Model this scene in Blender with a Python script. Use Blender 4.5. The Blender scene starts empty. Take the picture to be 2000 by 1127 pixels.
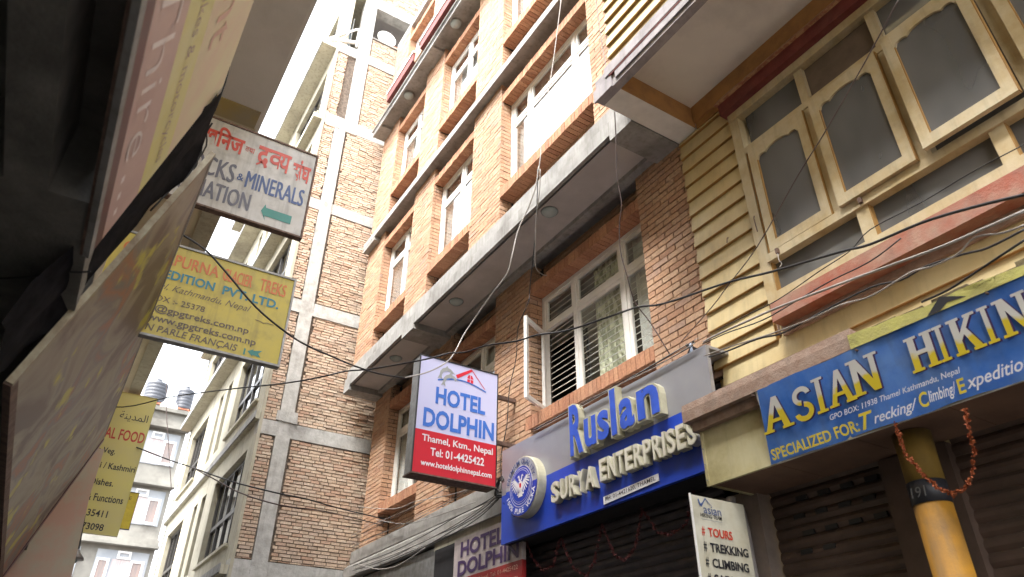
import bpy, math, random
import numpy as np
from mathutils import Vector, Matrix
random.seed(7); rng = np.random.default_rng(7)
R = math.radians
scene = bpy.context.scene
COL = scene.collection

# ------------------------------------------------------------------ camera, sky, sun, exposure
CAM = Vector((0, 0, 1.6))
yaw, pit, rol = R(31.8036), R(32.1422), R(0.44586)
fw = Vector((math.sin(yaw)*math.cos(pit), math.cos(yaw)*math.cos(pit), math.sin(pit)))
r0 = Vector((math.cos(yaw), -math.sin(yaw), 0)); u0 = r0.cross(fw)
rt = math.cos(rol)*r0 + math.sin(rol)*u0; up = -math.sin(rol)*r0 + math.cos(rol)*u0
cd = bpy.data.cameras.new('camera'); cam = bpy.data.objects.new('camera', cd); COL.objects.link(cam)
M = Matrix((rt, up, -fw)).transposed().to_4x4(); M.translation = CAM
cam.matrix_world = M
cd.sensor_width = 36; cd.lens = 36*1381.4/2000; cd.clip_end = 500; cd.clip_start = .05
cd.dof.use_dof = True; cd.dof.focus_distance = 7.5; cd.dof.aperture_fstop = 2.2
scene.camera = cam

SUN_EL, SUN_AZ = R(58), R(248)      # azimuth clockwise from +Y (street direction)
w = bpy.data.worlds.new('World'); scene.world = w; w.use_nodes = True
nt = w.node_tree; nt.nodes.clear()
sky = nt.nodes.new('ShaderNodeTexSky'); sky.sky_type = 'NISHITA'; sky.sun_disc = False
sky.sun_elevation = SUN_EL; sky.sun_rotation = SUN_AZ; sky.dust_density = 4; sky.air_density = 1.0
hs = nt.nodes.new('ShaderNodeHueSaturation'); hs.inputs['Saturation'].default_value = .22; hs.inputs['Value'].default_value = 2.0
bg = nt.nodes.new('ShaderNodeBackground'); bg.inputs['Strength'].default_value = .15
ow = nt.nodes.new('ShaderNodeOutputWorld')
nt.links.new(sky.outputs[0], hs.inputs['Color']); nt.links.new(hs.outputs[0], bg.inputs[0]); nt.links.new(bg.outputs[0], ow.inputs[0])
sl = bpy.data.lights.new('sun', 'SUN'); sl.energy = 1.5; sl.angle = R(14); sl.color = (1, .97, .92)
so = bpy.data.objects.new('sun', sl); COL.objects.link(so)
sd = Vector((math.sin(SUN_AZ)*math.cos(SUN_EL), math.cos(SUN_AZ)*math.cos(SUN_EL), math.sin(SUN_EL)))
so.rotation_euler = sd.to_track_quat('Z', 'Y').to_euler(); so.location = (0, 0, 30)
vs = scene.view_settings; vs.view_transform = 'Standard'; vs.look = 'None'; vs.gamma = 1; vs.exposure = 2.05
scene.cycles.max_bounces = 8; scene.cycles.diffuse_bounces = 5
try: scene.cycles.use_denoising = True
except Exception: pass

# ------------------------------------------------------------------ materials
def nodes(name):
    m = bpy.data.materials.new(name); m.use_nodes = True
    n = m.node_tree; b = n.nodes['Principled BSDF']; return m, n, b
def mat(name, c, rough=.7, c2=None, scale=6, bump=.0, bscale=60, metal=0, dirt=0, dscale=2.5, detail=6, stretch=None, spec=.5, thr=(.35, .65), streak=0):
    """base colour with large-scale variation, dirt blotches and fine relief"""
    m, n, b = nodes(name); L = n.links
    tc = n.nodes.new('ShaderNodeTexCoord'); src = tc.outputs['Object']
    if stretch:
        mp = n.nodes.new('ShaderNodeMapping'); mp.inputs['Scale'].default_value = stretch; L.new(src, mp.inputs[0]); src2 = mp.outputs[0]
    else: src2 = src
    def noise(s, d, sc=src2):
        t = n.nodes.new('ShaderNodeTexNoise'); t.inputs['Scale'].default_value = s; t.inputs['Detail'].default_value = d
        t.inputs['Roughness'].default_value = .62; L.new(sc, t.inputs['Vector']); return t
    c2 = c2 or tuple(x*.72 for x in c)
    t = noise(scale, detail); rp = n.nodes.new('ShaderNodeMapRange'); rp.inputs[1].default_value = thr[0]; rp.inputs[2].default_value = thr[1]
    L.new(t.outputs['Fac'], rp.inputs[0])
    mx = n.nodes.new('ShaderNodeMix'); mx.data_type = 'RGBA'; L.new(rp.outputs[0], mx.inputs[0])
    mx.inputs[6].default_value = (*c, 1); mx.inputs[7].default_value = (*c2, 1)
    out = mx.outputs[2]
    if dirt:
        t2 = noise(dscale, 8); r2 = n.nodes.new('ShaderNodeMapRange'); r2.inputs[1].default_value = .5; r2.inputs[2].default_value = .72
        r2.inputs[4].default_value = dirt; L.new(t2.outputs['Fac'], r2.inputs[0])
        m2 = n.nodes.new('ShaderNodeMix'); m2.data_type = 'RGBA'; L.new(r2.outputs[0], m2.inputs[0]); L.new(out, m2.inputs[6])
        m2.inputs[7].default_value = (.06, .05, .04, 1); out = m2.outputs[2]
    if streak:
        ms_ = n.nodes.new('ShaderNodeMapping'); ms_.inputs['Scale'].default_value = (9, 9, .7); L.new(src, ms_.inputs[0])
        t4 = noise(1.6, 7, ms_.outputs[0]); r4 = n.nodes.new('ShaderNodeMapRange'); r4.inputs[1].default_value = .5; r4.inputs[2].default_value = .7; r4.inputs[4].default_value = streak; L.new(t4.outputs['Fac'], r4.inputs[0])
        m4 = n.nodes.new('ShaderNodeMix'); m4.data_type = 'RGBA'; L.new(r4.outputs[0], m4.inputs[0]); L.new(out, m4.inputs[6]); m4.inputs[7].default_value = (.09, .075, .06, 1); out = m4.outputs[2]
    L.new(out, b.inputs['Base Color']); b.inputs['Roughness'].default_value = rough; b.inputs['Metallic'].default_value = metal
    b.inputs['Specular IOR Level'].default_value = spec
    if bump:
        t3 = noise(bscale, 5, src); bp = n.nodes.new('ShaderNodeBump'); bp.inputs['Strength'].default_value = bump; bp.inputs['Distance'].default_value = .01
        L.new(t3.outputs['Fac'], bp.inputs['Height']); L.new(bp.outputs[0], b.inputs['Normal'])
    return m
def brickmat(name, cols, dirt=.35):
    m, n, b = nodes(name); L = n.links
    at = n.nodes.new('ShaderNodeAttribute'); at.attribute_name = 'tint'; oi = n.nodes.new('ShaderNodeObjectInfo')
    ad = n.nodes.new('ShaderNodeMath'); ad.operation = 'ADD'; L.new(at.outputs['Fac'], ad.inputs[0]); L.new(oi.outputs['Random'], ad.inputs[1])
    fr = n.nodes.new('ShaderNodeMath'); fr.operation = 'FRACT'; L.new(ad.outputs[0], fr.inputs[0])
    cr = n.nodes.new('ShaderNodeValToRGB'); e = cr.color_ramp.elements
    for i, c in enumerate(cols):
        p = i/(len(cols)-1)
        el = e[i] if i < 1 else (e[-1] if i == len(cols)-1 else e.new(p)); el.position = p; el.color = (*c, 1)
    L.new(fr.outputs[0], cr.inputs[0])
    tc = n.nodes.new('ShaderNodeNewGeometry')
    t = n.nodes.new('ShaderNodeTexNoise'); t.inputs['Scale'].default_value = 1.3; t.inputs['Detail'].default_value = 9; t.inputs['Roughness'].default_value = .7
    L.new(tc.outputs['Position'], t.inputs['Vector'])
    r = n.nodes.new('ShaderNodeMapRange'); r.inputs[1].default_value = .48; r.inputs[2].default_value = .75; r.inputs[4].default_value = dirt
    L.new(t.outputs['Fac'], r.inputs[0])
    mx = n.nodes.new('ShaderNodeMix'); mx.data_type = 'RGBA'; L.new(r.outputs[0], mx.inputs[0]); L.new(cr.outputs[0], mx.inputs[6]); mx.inputs[7].default_value = (.16, .12, .1, 1)
    t2 = n.nodes.new('ShaderNodeTexNoise'); t2.inputs['Scale'].default_value = 45; t2.inputs['Detail'].default_value = 4; L.new(tc.outputs['Position'], t2.inputs['Vector'])
    m2 = n.nodes.new('ShaderNodeMix'); m2.data_type = 'RGBA'; m2.blend_type = 'OVERLAY'; m2.inputs[0].default_value = .5
    L.new(mx.outputs[2], m2.inputs[6]); L.new(t2.outputs['Fac'], m2.inputs[7]); L.new(m2.outputs[2], b.inputs['Base Color'])
    bp = n.nodes.new('ShaderNodeBump'); bp.inputs['Strength'].default_value = .5; bp.inputs['Distance'].default_value = .006
    L.new(t2.outputs['Fac'], bp.inputs['Height']); L.new(bp.outputs[0], b.inputs['Normal']); b.inputs['Roughness'].default_value = .85
    return m
def glassmat(name, tint, refl=.12, rough=.03, haze=0, hz=(.3, .3, .28)):
    m = bpy.data.materials.new(name); m.use_nodes = True; n = m.node_tree; n.nodes.clear(); L = n.links
    tr = n.nodes.new('ShaderNodeBsdfTransparent'); tr.inputs[0].default_value = (*tint, 1)
    gl = n.nodes.new('ShaderNodeBsdfGlossy'); gl.inputs['Roughness'].default_value = rough
    fz = n.nodes.new('ShaderNodeLayerWeight'); fz.inputs[0].default_value = .5
    pw = n.nodes.new('ShaderNodeMath'); pw.operation = 'POWER'; pw.inputs[1].default_value = 4.5; L.new(fz.outputs['Facing'], pw.inputs[0])
    ad = n.nodes.new('ShaderNodeMath'); ad.operation = 'ADD'; ad.use_clamp = True; ad.inputs[1].default_value = refl; L.new(pw.outputs[0], ad.inputs[0])
    src = tr.outputs[0]
    if haze:
        df = n.nodes.new('ShaderNodeBsdfDiffuse'); df.inputs[0].default_value = (*hz, 1)
        t = n.nodes.new('ShaderNodeTexNoise'); t.inputs['Scale'].default_value = 2.2; t.inputs['Detail'].default_value = 2
        tc = n.nodes.new('ShaderNodeTexCoord'); mp = n.nodes.new('ShaderNodeMapping'); mp.inputs['Scale'].default_value = (1, 1, .35); mp.inputs['Rotation'].default_value = (.4, 0, 0)
        L.new(tc.outputs['Object'], mp.inputs[0]); L.new(mp.outputs[0], t.inputs['Vector'])
        r = n.nodes.new('ShaderNodeMapRange'); r.inputs[1].default_value = .25; r.inputs[2].default_value = .75; r.inputs[3].default_value = haze*.5; r.inputs[4].default_value = min(1, haze*1.3)
        L.new(t.outputs['Fac'], r.inputs[0]); mh = n.nodes.new('ShaderNodeMixShader'); L.new(r.outputs[0], mh.inputs[0]); L.new(tr.outputs[0], mh.inputs[1]); L.new(df.outputs[0], mh.inputs[2]); src = mh.outputs[0]
    mx = n.nodes.new('ShaderNodeMixShader'); L.new(ad.outputs[0], mx.inputs[0]); L.new(src, mx.inputs[1]); L.new(gl.outputs[0], mx.inputs[2])
    o = n.nodes.new('ShaderNodeOutputMaterial'); L.new(mx.outputs[0], o.inputs[0]); return m

HB = brickmat('hotel_brick', [(.44, .27, .165), (.40, .23, .135), (.47, .31, .20), (.34, .185, .11), (.43, .255, .155), (.36, .235, .17)], .35)
HR = brickmat('sill_brick', [(.42, .21, .115), (.37, .17, .09), (.46, .24, .135), (.33, .145, .08), (.41, .20, .11)], .3)
UB = brickmat('rough_brick', [(.50, .36, .25), (.54, .42, .31), (.45, .29, .20), (.50, .39, .30), (.42, .31, .22), (.56, .45, .34)], .3)
MORT = mat('dark_mortar', (.06, .045, .035), .95, bump=.5)
MORT2 = mat('rough_mortar', (.17, .13, .10), .95, (.07, .055, .04), 20, bump=.8)
CONC = mat('raw_concrete', (.35, .335, .31), .9, (.25, .235, .215), 5, bump=.5, bscale=30, dirt=.35)
SLAB = mat('painted_concrete', (.33, .325, .31), .85, (.24, .235, .225), 3, bump=.3, dirt=.55, dscale=1.6, streak=.45)
SOFF = mat('soffit_plaster', (.48, .455, .44), .9, (.42, .395, .38), 2, bump=.2, dirt=.3, dscale=.8)
CREAM = mat('cream_plaster', (.46, .43, .33), .85, (.38, .35, .27), 2.5, bump=.2, dirt=.35, dscale=1.2, streak=.4)
GREYP = mat('weathered_plaster', (.50, .48, .42), .9, (.38, .36, .31), 1.2, bump=.3, dirt=.5, dscale=.8)
YEL = mat('yellow_paint', (.56, .46, .25), .6, (.50, .38, .18), 1.6, bump=.15, bscale=25, dirt=.15, dscale=3, streak=.18)
OCH = mat('ochre_edge_paint', (.36, .20, .05), .7, (.28, .15, .04), 6, dirt=.2)
YELW = mat('window_wood_paint', (.52, .44, .29), .5, (.42, .31, .15), 3, bump=.2, bscale=40, dirt=.12, dscale=9, streak=.25)
ORNG = mat('orange_paint', (.42, .22, .07), .75, (.34, .17, .06), 5, bump=.3, dirt=.3)
MARO = mat('maroon_paint', (.12, .015, .015), .6, (.18, .04, .03), 7, bump=.3, dirt=.3)
REDB = mat('faded_red_paint', (.25, .052, .02), .6, (.27, .15, .10), 4, bump=.4, bscale=50, dirt=.4, dscale=6)
BRNL = mat('brown_ledge_paint', (.27, .17, .12), .75, (.36, .26, .2), 12, bump=.5, dirt=.4, dscale=8)
WHITE = mat('white_paint', (.74, .72, .68), .5, (.66, .64, .60), 5, dirt=.15, dscale=4)
PVC = mat('white_plastic', (.80, .80, .80), .35, (.74, .74, .74), 3)
DARKF = mat('dark_window_frame', (.06, .055, .05), .4)
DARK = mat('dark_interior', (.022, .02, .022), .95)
CURT = mat('pale_curtain', (.80, .80, .77), .9, (.74, .73, .70), 2, stretch=(1, 14, .3))
CURTP = mat('patterned_curtain', (.80, .80, .62), .9, (.40, .41, .29), 5, stretch=(1, 3, 1), thr=(.45, .55))
REDC = mat('red_cloth', (.45, .06, .05), .9)
GLASS = glassmat('window_glass', (.93, .95, .95), .04)
GLASSD = glassmat('dusty_sheen_glass', (.5, .5, .48), .01, .25, .6, (.21, .205, .20))  # pale diffuse blotches stand for dust and for painted-in reflections
GLASSU = glassmat('sky_glass', (.9, .92, .92), .28)
GLASSB = glassmat('blue_glass', (.35, .42, .48), .25, .02)
METAL = mat('grey_metal', (.30, .30, .29), .5, (.2, .19, .18), 10, metal=.4, dirt=.3)
RUST = mat('rusty_steel', (.20, .13, .10), .75, (.10, .06, .045), 18, bump=.4, metal=.2)
BLK = mat('black_rubber', (.02, .02, .022), .5)
GRYC = mat('grey_cable', (.42, .39, .36), .6)
BRWC = mat('brown_cable', (.08, .05, .045), .5)
LAMPG = mat('opal_glass', (.40, .46, .46), .25, (.32, .38, .38), 3)
SHUTD = mat('shutter_steel', (.085, .075, .08), .55, (.05, .045, .05), 8, metal=.3, dirt=.4)
SHUTB = mat('brown_shutter_steel', (.13, .085, .065), .6, (.09, .06, .045), 6, metal=.2, dirt=.4)
ASPH = mat('street_stone', (.12, .11, .10), .9, (.07, .065, .06), 3, bump=.5)
CEIL = mat('sooty_concrete', (.22, .21, .19), .9, (.10, .10, .09), 2.5, bump=.4, dirt=.5, dscale=2)
PILY = mat('yellow_pillar_paint', (.46, .22, .015), .6, (.38, .18, .015), 5, dirt=.5, dscale=4, streak=.5, bump=.3)
TANK = mat('tank_plastic', (.07, .075, .09), .5)
SALM = mat('salmon_paint', (.60, .22, .13), .8)
def flat(name, c, rough=.5, **k): return mat(name, c, rough, tuple(x*.88 for x in c), 7, **k)
INKBLUE = flat('navy_ink', (.05, .09, .24)); INKRED = flat('red_ink', (.55, .06, .035), dirt=.15, dscale=20); INKGRN = flat('green_ink', (.03, .22, .19))
INKORG = flat('orange_ink', (.62, .17, .04)); INKTEAL = flat('teal_ink', (.03, .20, .26)); INKDG = flat('faded_navy_ink', (.13, .13, .17), dirt=.3, dscale=15); INKBRN = flat('brown_ink', (.11, .08, .05)); INKBLK = flat('black_ink', (.02, .02, .025))
INKWHT = flat('white_ink', (.80, .80, .82)); INKDB = flat('hotel_blue_ink', (.05, .17, .60)); INKRH = flat('bright_red_ink', (.68, .02, .04)); INKGREY = flat('grey_ink', (.36, .37, .36)); INKYEL = flat('yellow_ink', (.75, .60, .05))
SCRF = flat('cream_letter_face', (.66, .63, .52)); INKDIM = flat('faint_grey_ink', (.12, .12, .12)); INKPURP = flat('purple_ink', (.07, .03, .12)); INKMW = flat('faded_white_ink', (.80, .72, .70)); INKMAU = flat('faded_mauve_ink', (.38, .27, .25)); INKPINK = flat('faded_pink_ink', (.62, .36, .27))
SWHITE = mat('grimy_white_sign', (.56, .55, .53), .45, (.44, .42, .39), 2.5, dirt=.45, dscale=4, streak=.4)
SYEL = mat('faded_yellow_sign', (.55, .43, .05), .5, (.46, .37, .07), 3, dirt=.3, dscale=5, streak=.3)
SYEL2 = mat('pale_yellow_sign', (.62, .56, .16), .5, (.58, .52, .20), 2)
SYEL3 = mat('bright_yellow_sign', (.65, .50, .02), .5)
LILAC = mat('lilac_lightbox_face', (.60, .60, .82), .35, (.57, .57, .80), 2)
REDF = mat('red_lightbox_face', (.62, .02, .04), .35, (.56, .02, .035), 2)
PINKF = mat('pinkish_white_panel', (.55, .47, .46), .5)
SGREY = mat('silver_grey_panel', (.34, .34, .36), .35, (.30, .30, .33), 2, metal=.25, bump=.03, bscale=3)
SBLUE = mat('royal_blue_panel', (.02, .07, .50), .35, (.015, .05, .42), 2)
SCRM = mat('cream_letter_side', (.52, .49, .35), .45)
LBLUE = mat('letter_blue', (.05, .12, .62), .3)
BBLUE = mat('blue_flex_banner', (.025, .13, .50), .4, (.12, .25, .58), 2.2, bump=.4, bscale=4, dirt=.2, dscale=5, streak=.2)
BOXY = mat('yellow_sheet_metal', (.54, .49, .30), .45, (.42, .36, .17), 3, bump=.4, bscale=5, dirt=.3, dscale=3, streak=.15)
UNDB = mat('underside_plywood', (.20, .12, .08), .8, (.15, .085, .055), 3, dirt=.3)
MARI = mat('marigold_flowers', (.24, .045, .012), .8, (.34, .09, .02), 40)
DRED = mat('dark_red_garland', (.07, .008, .008), .95)
BRDW = mat('board_cream', (.68, .64, .40), .55, (.68, .52, .38), 2.2, stretch=(1, 1, 1))
BRDR = mat('board_maroon', (.08, .003, .006), .5); BRDM = mat('board_mauve', (.50, .33, .30), .55, (.56, .40, .36), 3); BRDY = mat('board_yellow', (.66, .60, .18), .55, (.66, .62, .32), 2)

def twotone():
    m, n, b = nodes('white_over_yellow_paint'); L = n.links
    g = n.nodes.new('ShaderNodeNewGeometry'); s = n.nodes.new('ShaderNodeSeparateXYZ'); L.new(g.outputs['Position'], s.inputs[0])
    t = n.nodes.new('ShaderNodeTexNoise'); t.inputs['Scale'].default_value = 9; L.new(g.outputs['Position'], t.inputs['Vector'])
    a = n.nodes.new('ShaderNodeMath'); a.operation = 'MULTIPLY_ADD'; a.inputs[1].default_value = .12; L.new(t.outputs['Fac'], a.inputs[0]); L.new(s.outputs['Z'], a.inputs[2])
    r = n.nodes.new('ShaderNodeMapRange'); r.inputs[1].default_value = 3.505; r.inputs[2].default_value = 3.53; L.new(a.outputs[0], r.inputs[0])
    mx = n.nodes.new('ShaderNodeMix'); mx.data_type = 'RGBA'; L.new(r.outputs[0], mx.inputs[0]); mx.inputs[6].default_value = (.66, .52, .03, 1); mx.inputs[7].default_value = (.62, .61, .57, 1)
    L.new(mx.outputs[2], b.inputs['Base Color']); b.inputs['Roughness'].default_value = .5; return m
TWO = twotone()
def mural():
    m, n, b = nodes('faded_painted_pictures'); L = n.links
    tc = n.nodes.new('ShaderNodeTexCoord'); mp = n.nodes.new('ShaderNodeMapping'); mp.inputs['Scale'].default_value = (1.5, .75, 1.1); mp.inputs['Rotation'].default_value = (.35, 0, 0); L.new(tc.outputs['Object'], mp.inputs[0])
    t = n.nodes.new('ShaderNodeTexNoise'); t.inputs['Scale'].default_value = 1.6; t.inputs['Detail'].default_value = 5; t.inputs['Distortion'].default_value = .8; L.new(mp.outputs[0], t.inputs['Vector'])
    cr = n.nodes.new('ShaderNodeValToRGB'); e = cr.color_ramp.elements
    for i, (p, c) in enumerate([(0, (.11, .08, .065)), (.40, (.15, .10, .08)), (.46, (.26, .21, .15)), (.52, (.32, .27, .20)), (.57, (.21, .18, .16)), (.63, (.36, .15, .08)), (.70, (.20, .17, .15)), (1, (.27, .24, .18))]):
        el = e[0] if i == 0 else (e[-1] if i == 7 else e.new(p)); el.position = p; el.color = (*c, 1)
    L.new(t.outputs['Fac'], cr.inputs[0])
    t2 = n.nodes.new('ShaderNodeTexNoise'); t2.inputs['Scale'].default_value = 3.1; t2.inputs['Detail'].default_value = 3; L.new(mp.outputs[0], t2.inputs['Vector'])
    r = n.nodes.new('ShaderNodeMapRange'); r.inputs[1].default_value = .62; r.inputs[2].default_value = .68; L.new(t2.outputs['Fac'], r.inputs[0])
    mx = n.nodes.new('ShaderNodeMix'); mx.data_type = 'RGBA'; L.new(r.outputs[0], mx.inputs[0]); L.new(cr.outputs[0], mx.inputs[6]); mx.inputs[7].default_value = (.52, .47, .08, 1)
    L.new(mx.outputs[2], b.inputs['Base Color']); b.inputs['Roughness'].default_value = .5; return m
MURAL = mural()

# ------------------------------------------------------------------ mesh helpers
class MB:
    def __init__(s): s.v = []; s.f = []; s.t = []
    def add(s, vs, fs, tint=0.):
        o = len(s.v); s.v += [tuple(map(float, p)) for p in vs]; s.f += [tuple(i+o for i in f) for f in fs]; s.t += [tint]*len(vs); return s
    def box(s, x0, x1, y0, y1, z0, z1, j=0, tint=0.):
        x0, x1 = sorted((x0, x1)); y0, y1 = sorted((y0, y1)); z0, z1 = sorted((z0, z1))
        P = [[x, y, z] for x in (x0, x1) for y in (y0, y1) for z in (z0, z1)]
        if j: P = [[c+random.uniform(-j, j) for c in p] for p in P]
        return s.add(P, [(0, 1, 3, 2), (4, 6, 7, 5), (0, 4, 5, 1), (2, 3, 7, 6), (0, 2, 6, 4), (1, 5, 7, 3)], tint)
    def prism(s, poly, ax, a, b, tint=0.):
        """polygon in the plane normal to ax, extruded from a to b"""
        def P(q, c): return {'x': (c, q[0], q[1]), 'y': (q[0], c, q[1]), 'z': (q[0], q[1], c)}[ax]
        n = len(poly); vs = [P(q, a) for q in poly]+[P(q, b) for q in poly]
        return s.add(vs, [tuple(range(n)), tuple(range(2*n-1, n-1, -1))]+[(i, i+n, (i+1) % n+n, (i+1) % n) for i in range(n)], tint)
    def bar(s, p, q, wd, h=None):
        p, q = Vector(p), Vector(q); d = (q-p).normalized(); a = d.cross(Vector((0, 0, 1)) if abs(d.z) < .9 else Vector((1, 0, 0))).normalized()*wd/2; b = d.cross(a).normalized()*(h or wd)/2
        return s.add([p+a+b, p-a+b, p-a-b, p+a-b, q+a+b, q-a+b, q-a-b, q+a-b], [(0, 1, 2, 3), (7, 6, 5, 4), (0, 4, 5, 1), (1, 5, 6, 2), (2, 6, 7, 3), (3, 7, 4, 0)])
    def tube(s, pts, r, n=6, smooth=True):
        P = [Vector(p) for p in pts]
        if smooth and len(P) > 2:
            Q = []
            for i in range(len(P)-1):
                p0, p1, p2, p3 = P[max(i-1, 0)], P[i], P[i+1], P[min(i+2, len(P)-1)]
                for k in range(4):
                    t = k/4; Q.append(.5*((2*p1)+(p2-p0)*t+(2*p0-5*p1+4*p2-p3)*t*t+(3*p1-p0-3*p2+p3)*t**3))
            P = Q+[P[-1]]
        vs = []; fs = []
        for i, p in enumerate(P):
            d = (P[min(i+1, len(P)-1)]-P[max(i-1, 0)]).normalized()
            a = d.cross(Vector((.3, .2, 1))).normalized(); b = d.cross(a)
            vs += [p+(a*math.cos(2*math.pi*k/n)+b*math.sin(2*math.pi*k/n))*r for k in range(n)]
        for i in range(len(P)-1):
            for k in range(n): fs.append((i*n+k, i*n+(k+1) % n, (i+1)*n+(k+1) % n, (i+1)*n+k))
        return s.add(vs, fs+[tuple(range(n))[::-1], tuple((len(P)-1)*n+k for k in range(n))])
    def lathe(s, c, ax, prof, n=20):
        """profile of (radius, distance along ax) about centre c"""
        c = Vector(c); A = {'x': Vector((1, 0, 0)), 'y': Vector((0, 1, 0)), 'z': Vector((0, 0, 1))}[ax]
        B = A.orthogonal().normalized(); D = A.cross(B); vs = []; fs = []
        for r, h in prof: vs += [c+A*h+(B*math.cos(2*math.pi*k/n)+D*math.sin(2*math.pi*k/n))*r for k in range(n)]
        for i in range(len(prof)-1):
            for k in range(n): fs.append((i*n+k, (i+1)*n+k, (i+1)*n+(k+1) % n, i*n+(k+1) % n))
        return s.add(vs, fs+[tuple(range(n)), tuple((len(prof)-1)*n+k for k in range(n))[::-1]])
    def build(s, name, m, parent=None, smooth=False, bevel=0, tint=False):
        o0 = wloc(parent)
        me = bpy.data.meshes.new(name); me.from_pydata([(a-o0[0], b-o0[1], c-o0[2]) for a, b, c in s.v], [], s.f)
        me.validate(); me.update()
        import bmesh
        bm = bmesh.new(); bm.from_mesh(me); bmesh.ops.recalc_face_normals(bm, faces=bm.faces)
        if bevel: bmesh.ops.bevel(bm, geom=bm.edges[:], offset=bevel, segments=1, affect='EDGES')
        if smooth:
            for f in bm.faces: f.smooth = len(f.verts) < 5
        bm.to_mesh(me); bm.free()
        if tint and not bevel:
            at = me.attributes.new('tint', 'FLOAT', 'POINT'); at.data.foreach_set('value', s.t)
        me.materials.append(m)
        return link(name, me, parent)
WL = {}
def wloc(p):
    return WL.get(p.name, Vector((0, 0, 0))) if p else Vector((0, 0, 0))
def link(name, me, parent=None, loc=None):
    o = bpy.data.objects.new(name, me); COL.objects.link(o)
    if parent: o.parent = parent; WL[o.name] = wloc(parent).copy()
    else: WL[o.name] = Vector((0, 0, 0))
    if loc: o.location = Vector(loc)-wloc(parent)
    return o
def tag(o, label=None, cat=None, group=None, kind=None):
    for k, v in (('label', label), ('category', cat), ('group', group), ('kind', kind)):
        if v: o[k] = v
    return o
def thing(name, loc, label, cat, group=None):
    o = bpy.data.objects.new(name, None); COL.objects.link(o); o.location = loc; WL[o.name] = Vector(loc); o.empty_display_size = .2
    return tag(o, label, cat, group)
def B(*a, **k): return MB().box(*a, **k)

def text_mesh(body, bold=0., shear=0., space=1., cut=0):
    c = bpy.data.curves.new('t', 'FONT'); c.body = body; c.size = 1; c.offset = bold; c.shear = shear; c.space_character = space; c.resolution_u = 3
    o = bpy.data.objects.new('t', c); me = bpy.data.meshes.new_from_object(o)
    if cut:
        import bmesh
        bm = bmesh.new(); bm.from_mesh(me); xs = [q.co.x for q in bm.verts]; xc = min(xs)+(max(xs)-min(xs))*cut
        bmesh.ops.bisect_plane(bm, geom=bm.verts[:]+bm.edges[:]+bm.faces[:], plane_co=(xc, 0, 0), plane_no=(1, 0, 0), clear_outer=True); bm.to_mesh(me); bm.free()
    n = len(me.vertices); v = np.zeros(n*3); me.vertices.foreach_get('co', v); v = v.reshape(-1, 3)
    f = [tuple(p.vertices) for p in me.polygons]
    bpy.data.objects.remove(o); bpy.data.curves.remove(c); bpy.data.meshes.remove(me)
    return v, f
class Plane:
    """a sign face: origin O, unit vectors U (reading direction), V (up), N (outward)"""
    def __init__(s, O, U, V): s.O, s.U, s.V = Vector(O), Vector(U).normalized(), Vector(V).normalized(); s.N = s.U.cross(s.V)
    def P(s, u, v, d=0): return s.O+s.U*u+s.V*v+s.N*d
    def text(s, body, u0, u1, v0, v1, m, parent, name='lettering', d=.003, bold=.015, shear=0, thick=0, dv=0, cut=0, fat=0):
        if fat: s.text(body, u0+fat, u1+fat, v0+fat*.6, v1+fat*.6, m, parent, name, d+.0007, 0, shear); bold = 0
        v, f = text_mesh(body, bold, shear, cut=cut)
        if len(v) == 0: return None
        mn, mx = v.min(0), v.max(0); a = (v[:, 0]-mn[0])/(mx[0]-mn[0]+1e-9); b = (v[:, 1]-mn[1])/(mx[1]-mn[1]+1e-9)
        uu = u0+a*(u1-u0); vv = v0+b*(v1-v0)+a*dv
        mb = MB(); top = [s.P(p, q, d+thick) for p, q in zip(uu, vv)]
        if thick:
            from collections import Counter
            ed = {}
            for t in f:
                for i in range(len(t)):
                    e = (t[i], t[(i+1) % len(t)]); k = tuple(sorted(e)); ed.setdefault(k, []).append(e)
            n = len(top); back = [s.P(p, q, d) for p, q in zip(uu, vv)]
            # weld duplicated outline vertices by position so only true rims grow sides
            mb.add(top, f); sides = [e[0] for e in ed.values() if len(e) == 1]
            mb.add(top+back, [(i, j, j+n, i+n) for i, j in sides])
        else: mb.add(top, f)
        return mb.build(name, m, parent)
    def poly(s, pts, m, parent, name, d=.002, t=0):
        mb = MB(); n = len(pts)
        if t:
            mb.add([s.P(*p, d+t) for p in pts]+[s.P(*p, d) for p in pts], [tuple(range(n)), tuple(range(2*n-1, n-1, -1))]+[(i, i+n, (i+1) % n+n, (i+1) % n) for i in range(n)])
        else: mb.add([s.P(*p, d) for p in pts], [tuple(range(n))])
        return mb.build(name, m, parent)
    def line(s, pts, wd, m, parent, name, d=.003, close=False, n=1):
        mb = MB(); L = pts+[pts[0]] if close else pts
        for a, b in zip(L, L[1:]):
            dx, dy = b[0]-a[0], b[1]-a[1]; q = math.hypot(dx, dy) or 1; ox, oy = -dy/q*wd/2, dx/q*wd/2; ex, ey = dx/q*wd*.25, dy/q*wd*.25
            mb.add([s.P(a[0]+ox-ex, a[1]+oy-ey, d), s.P(a[0]-ox-ex, a[1]-oy-ey, d), s.P(b[0]-ox+ex, b[1]-oy+ey, d), s.P(b[0]+ox+ex, b[1]+oy+ey, d)], [(0, 1, 2, 3)])
        return mb.build(name, m, parent)

def pix(p):
    d = Vector(p)-CAM; z = d.dot(fw)
    if z < .1: return None
    return (1000+d.dot(rt)/z*1381.4, 563.5-d.dot(up)/z*1381.4)

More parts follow.
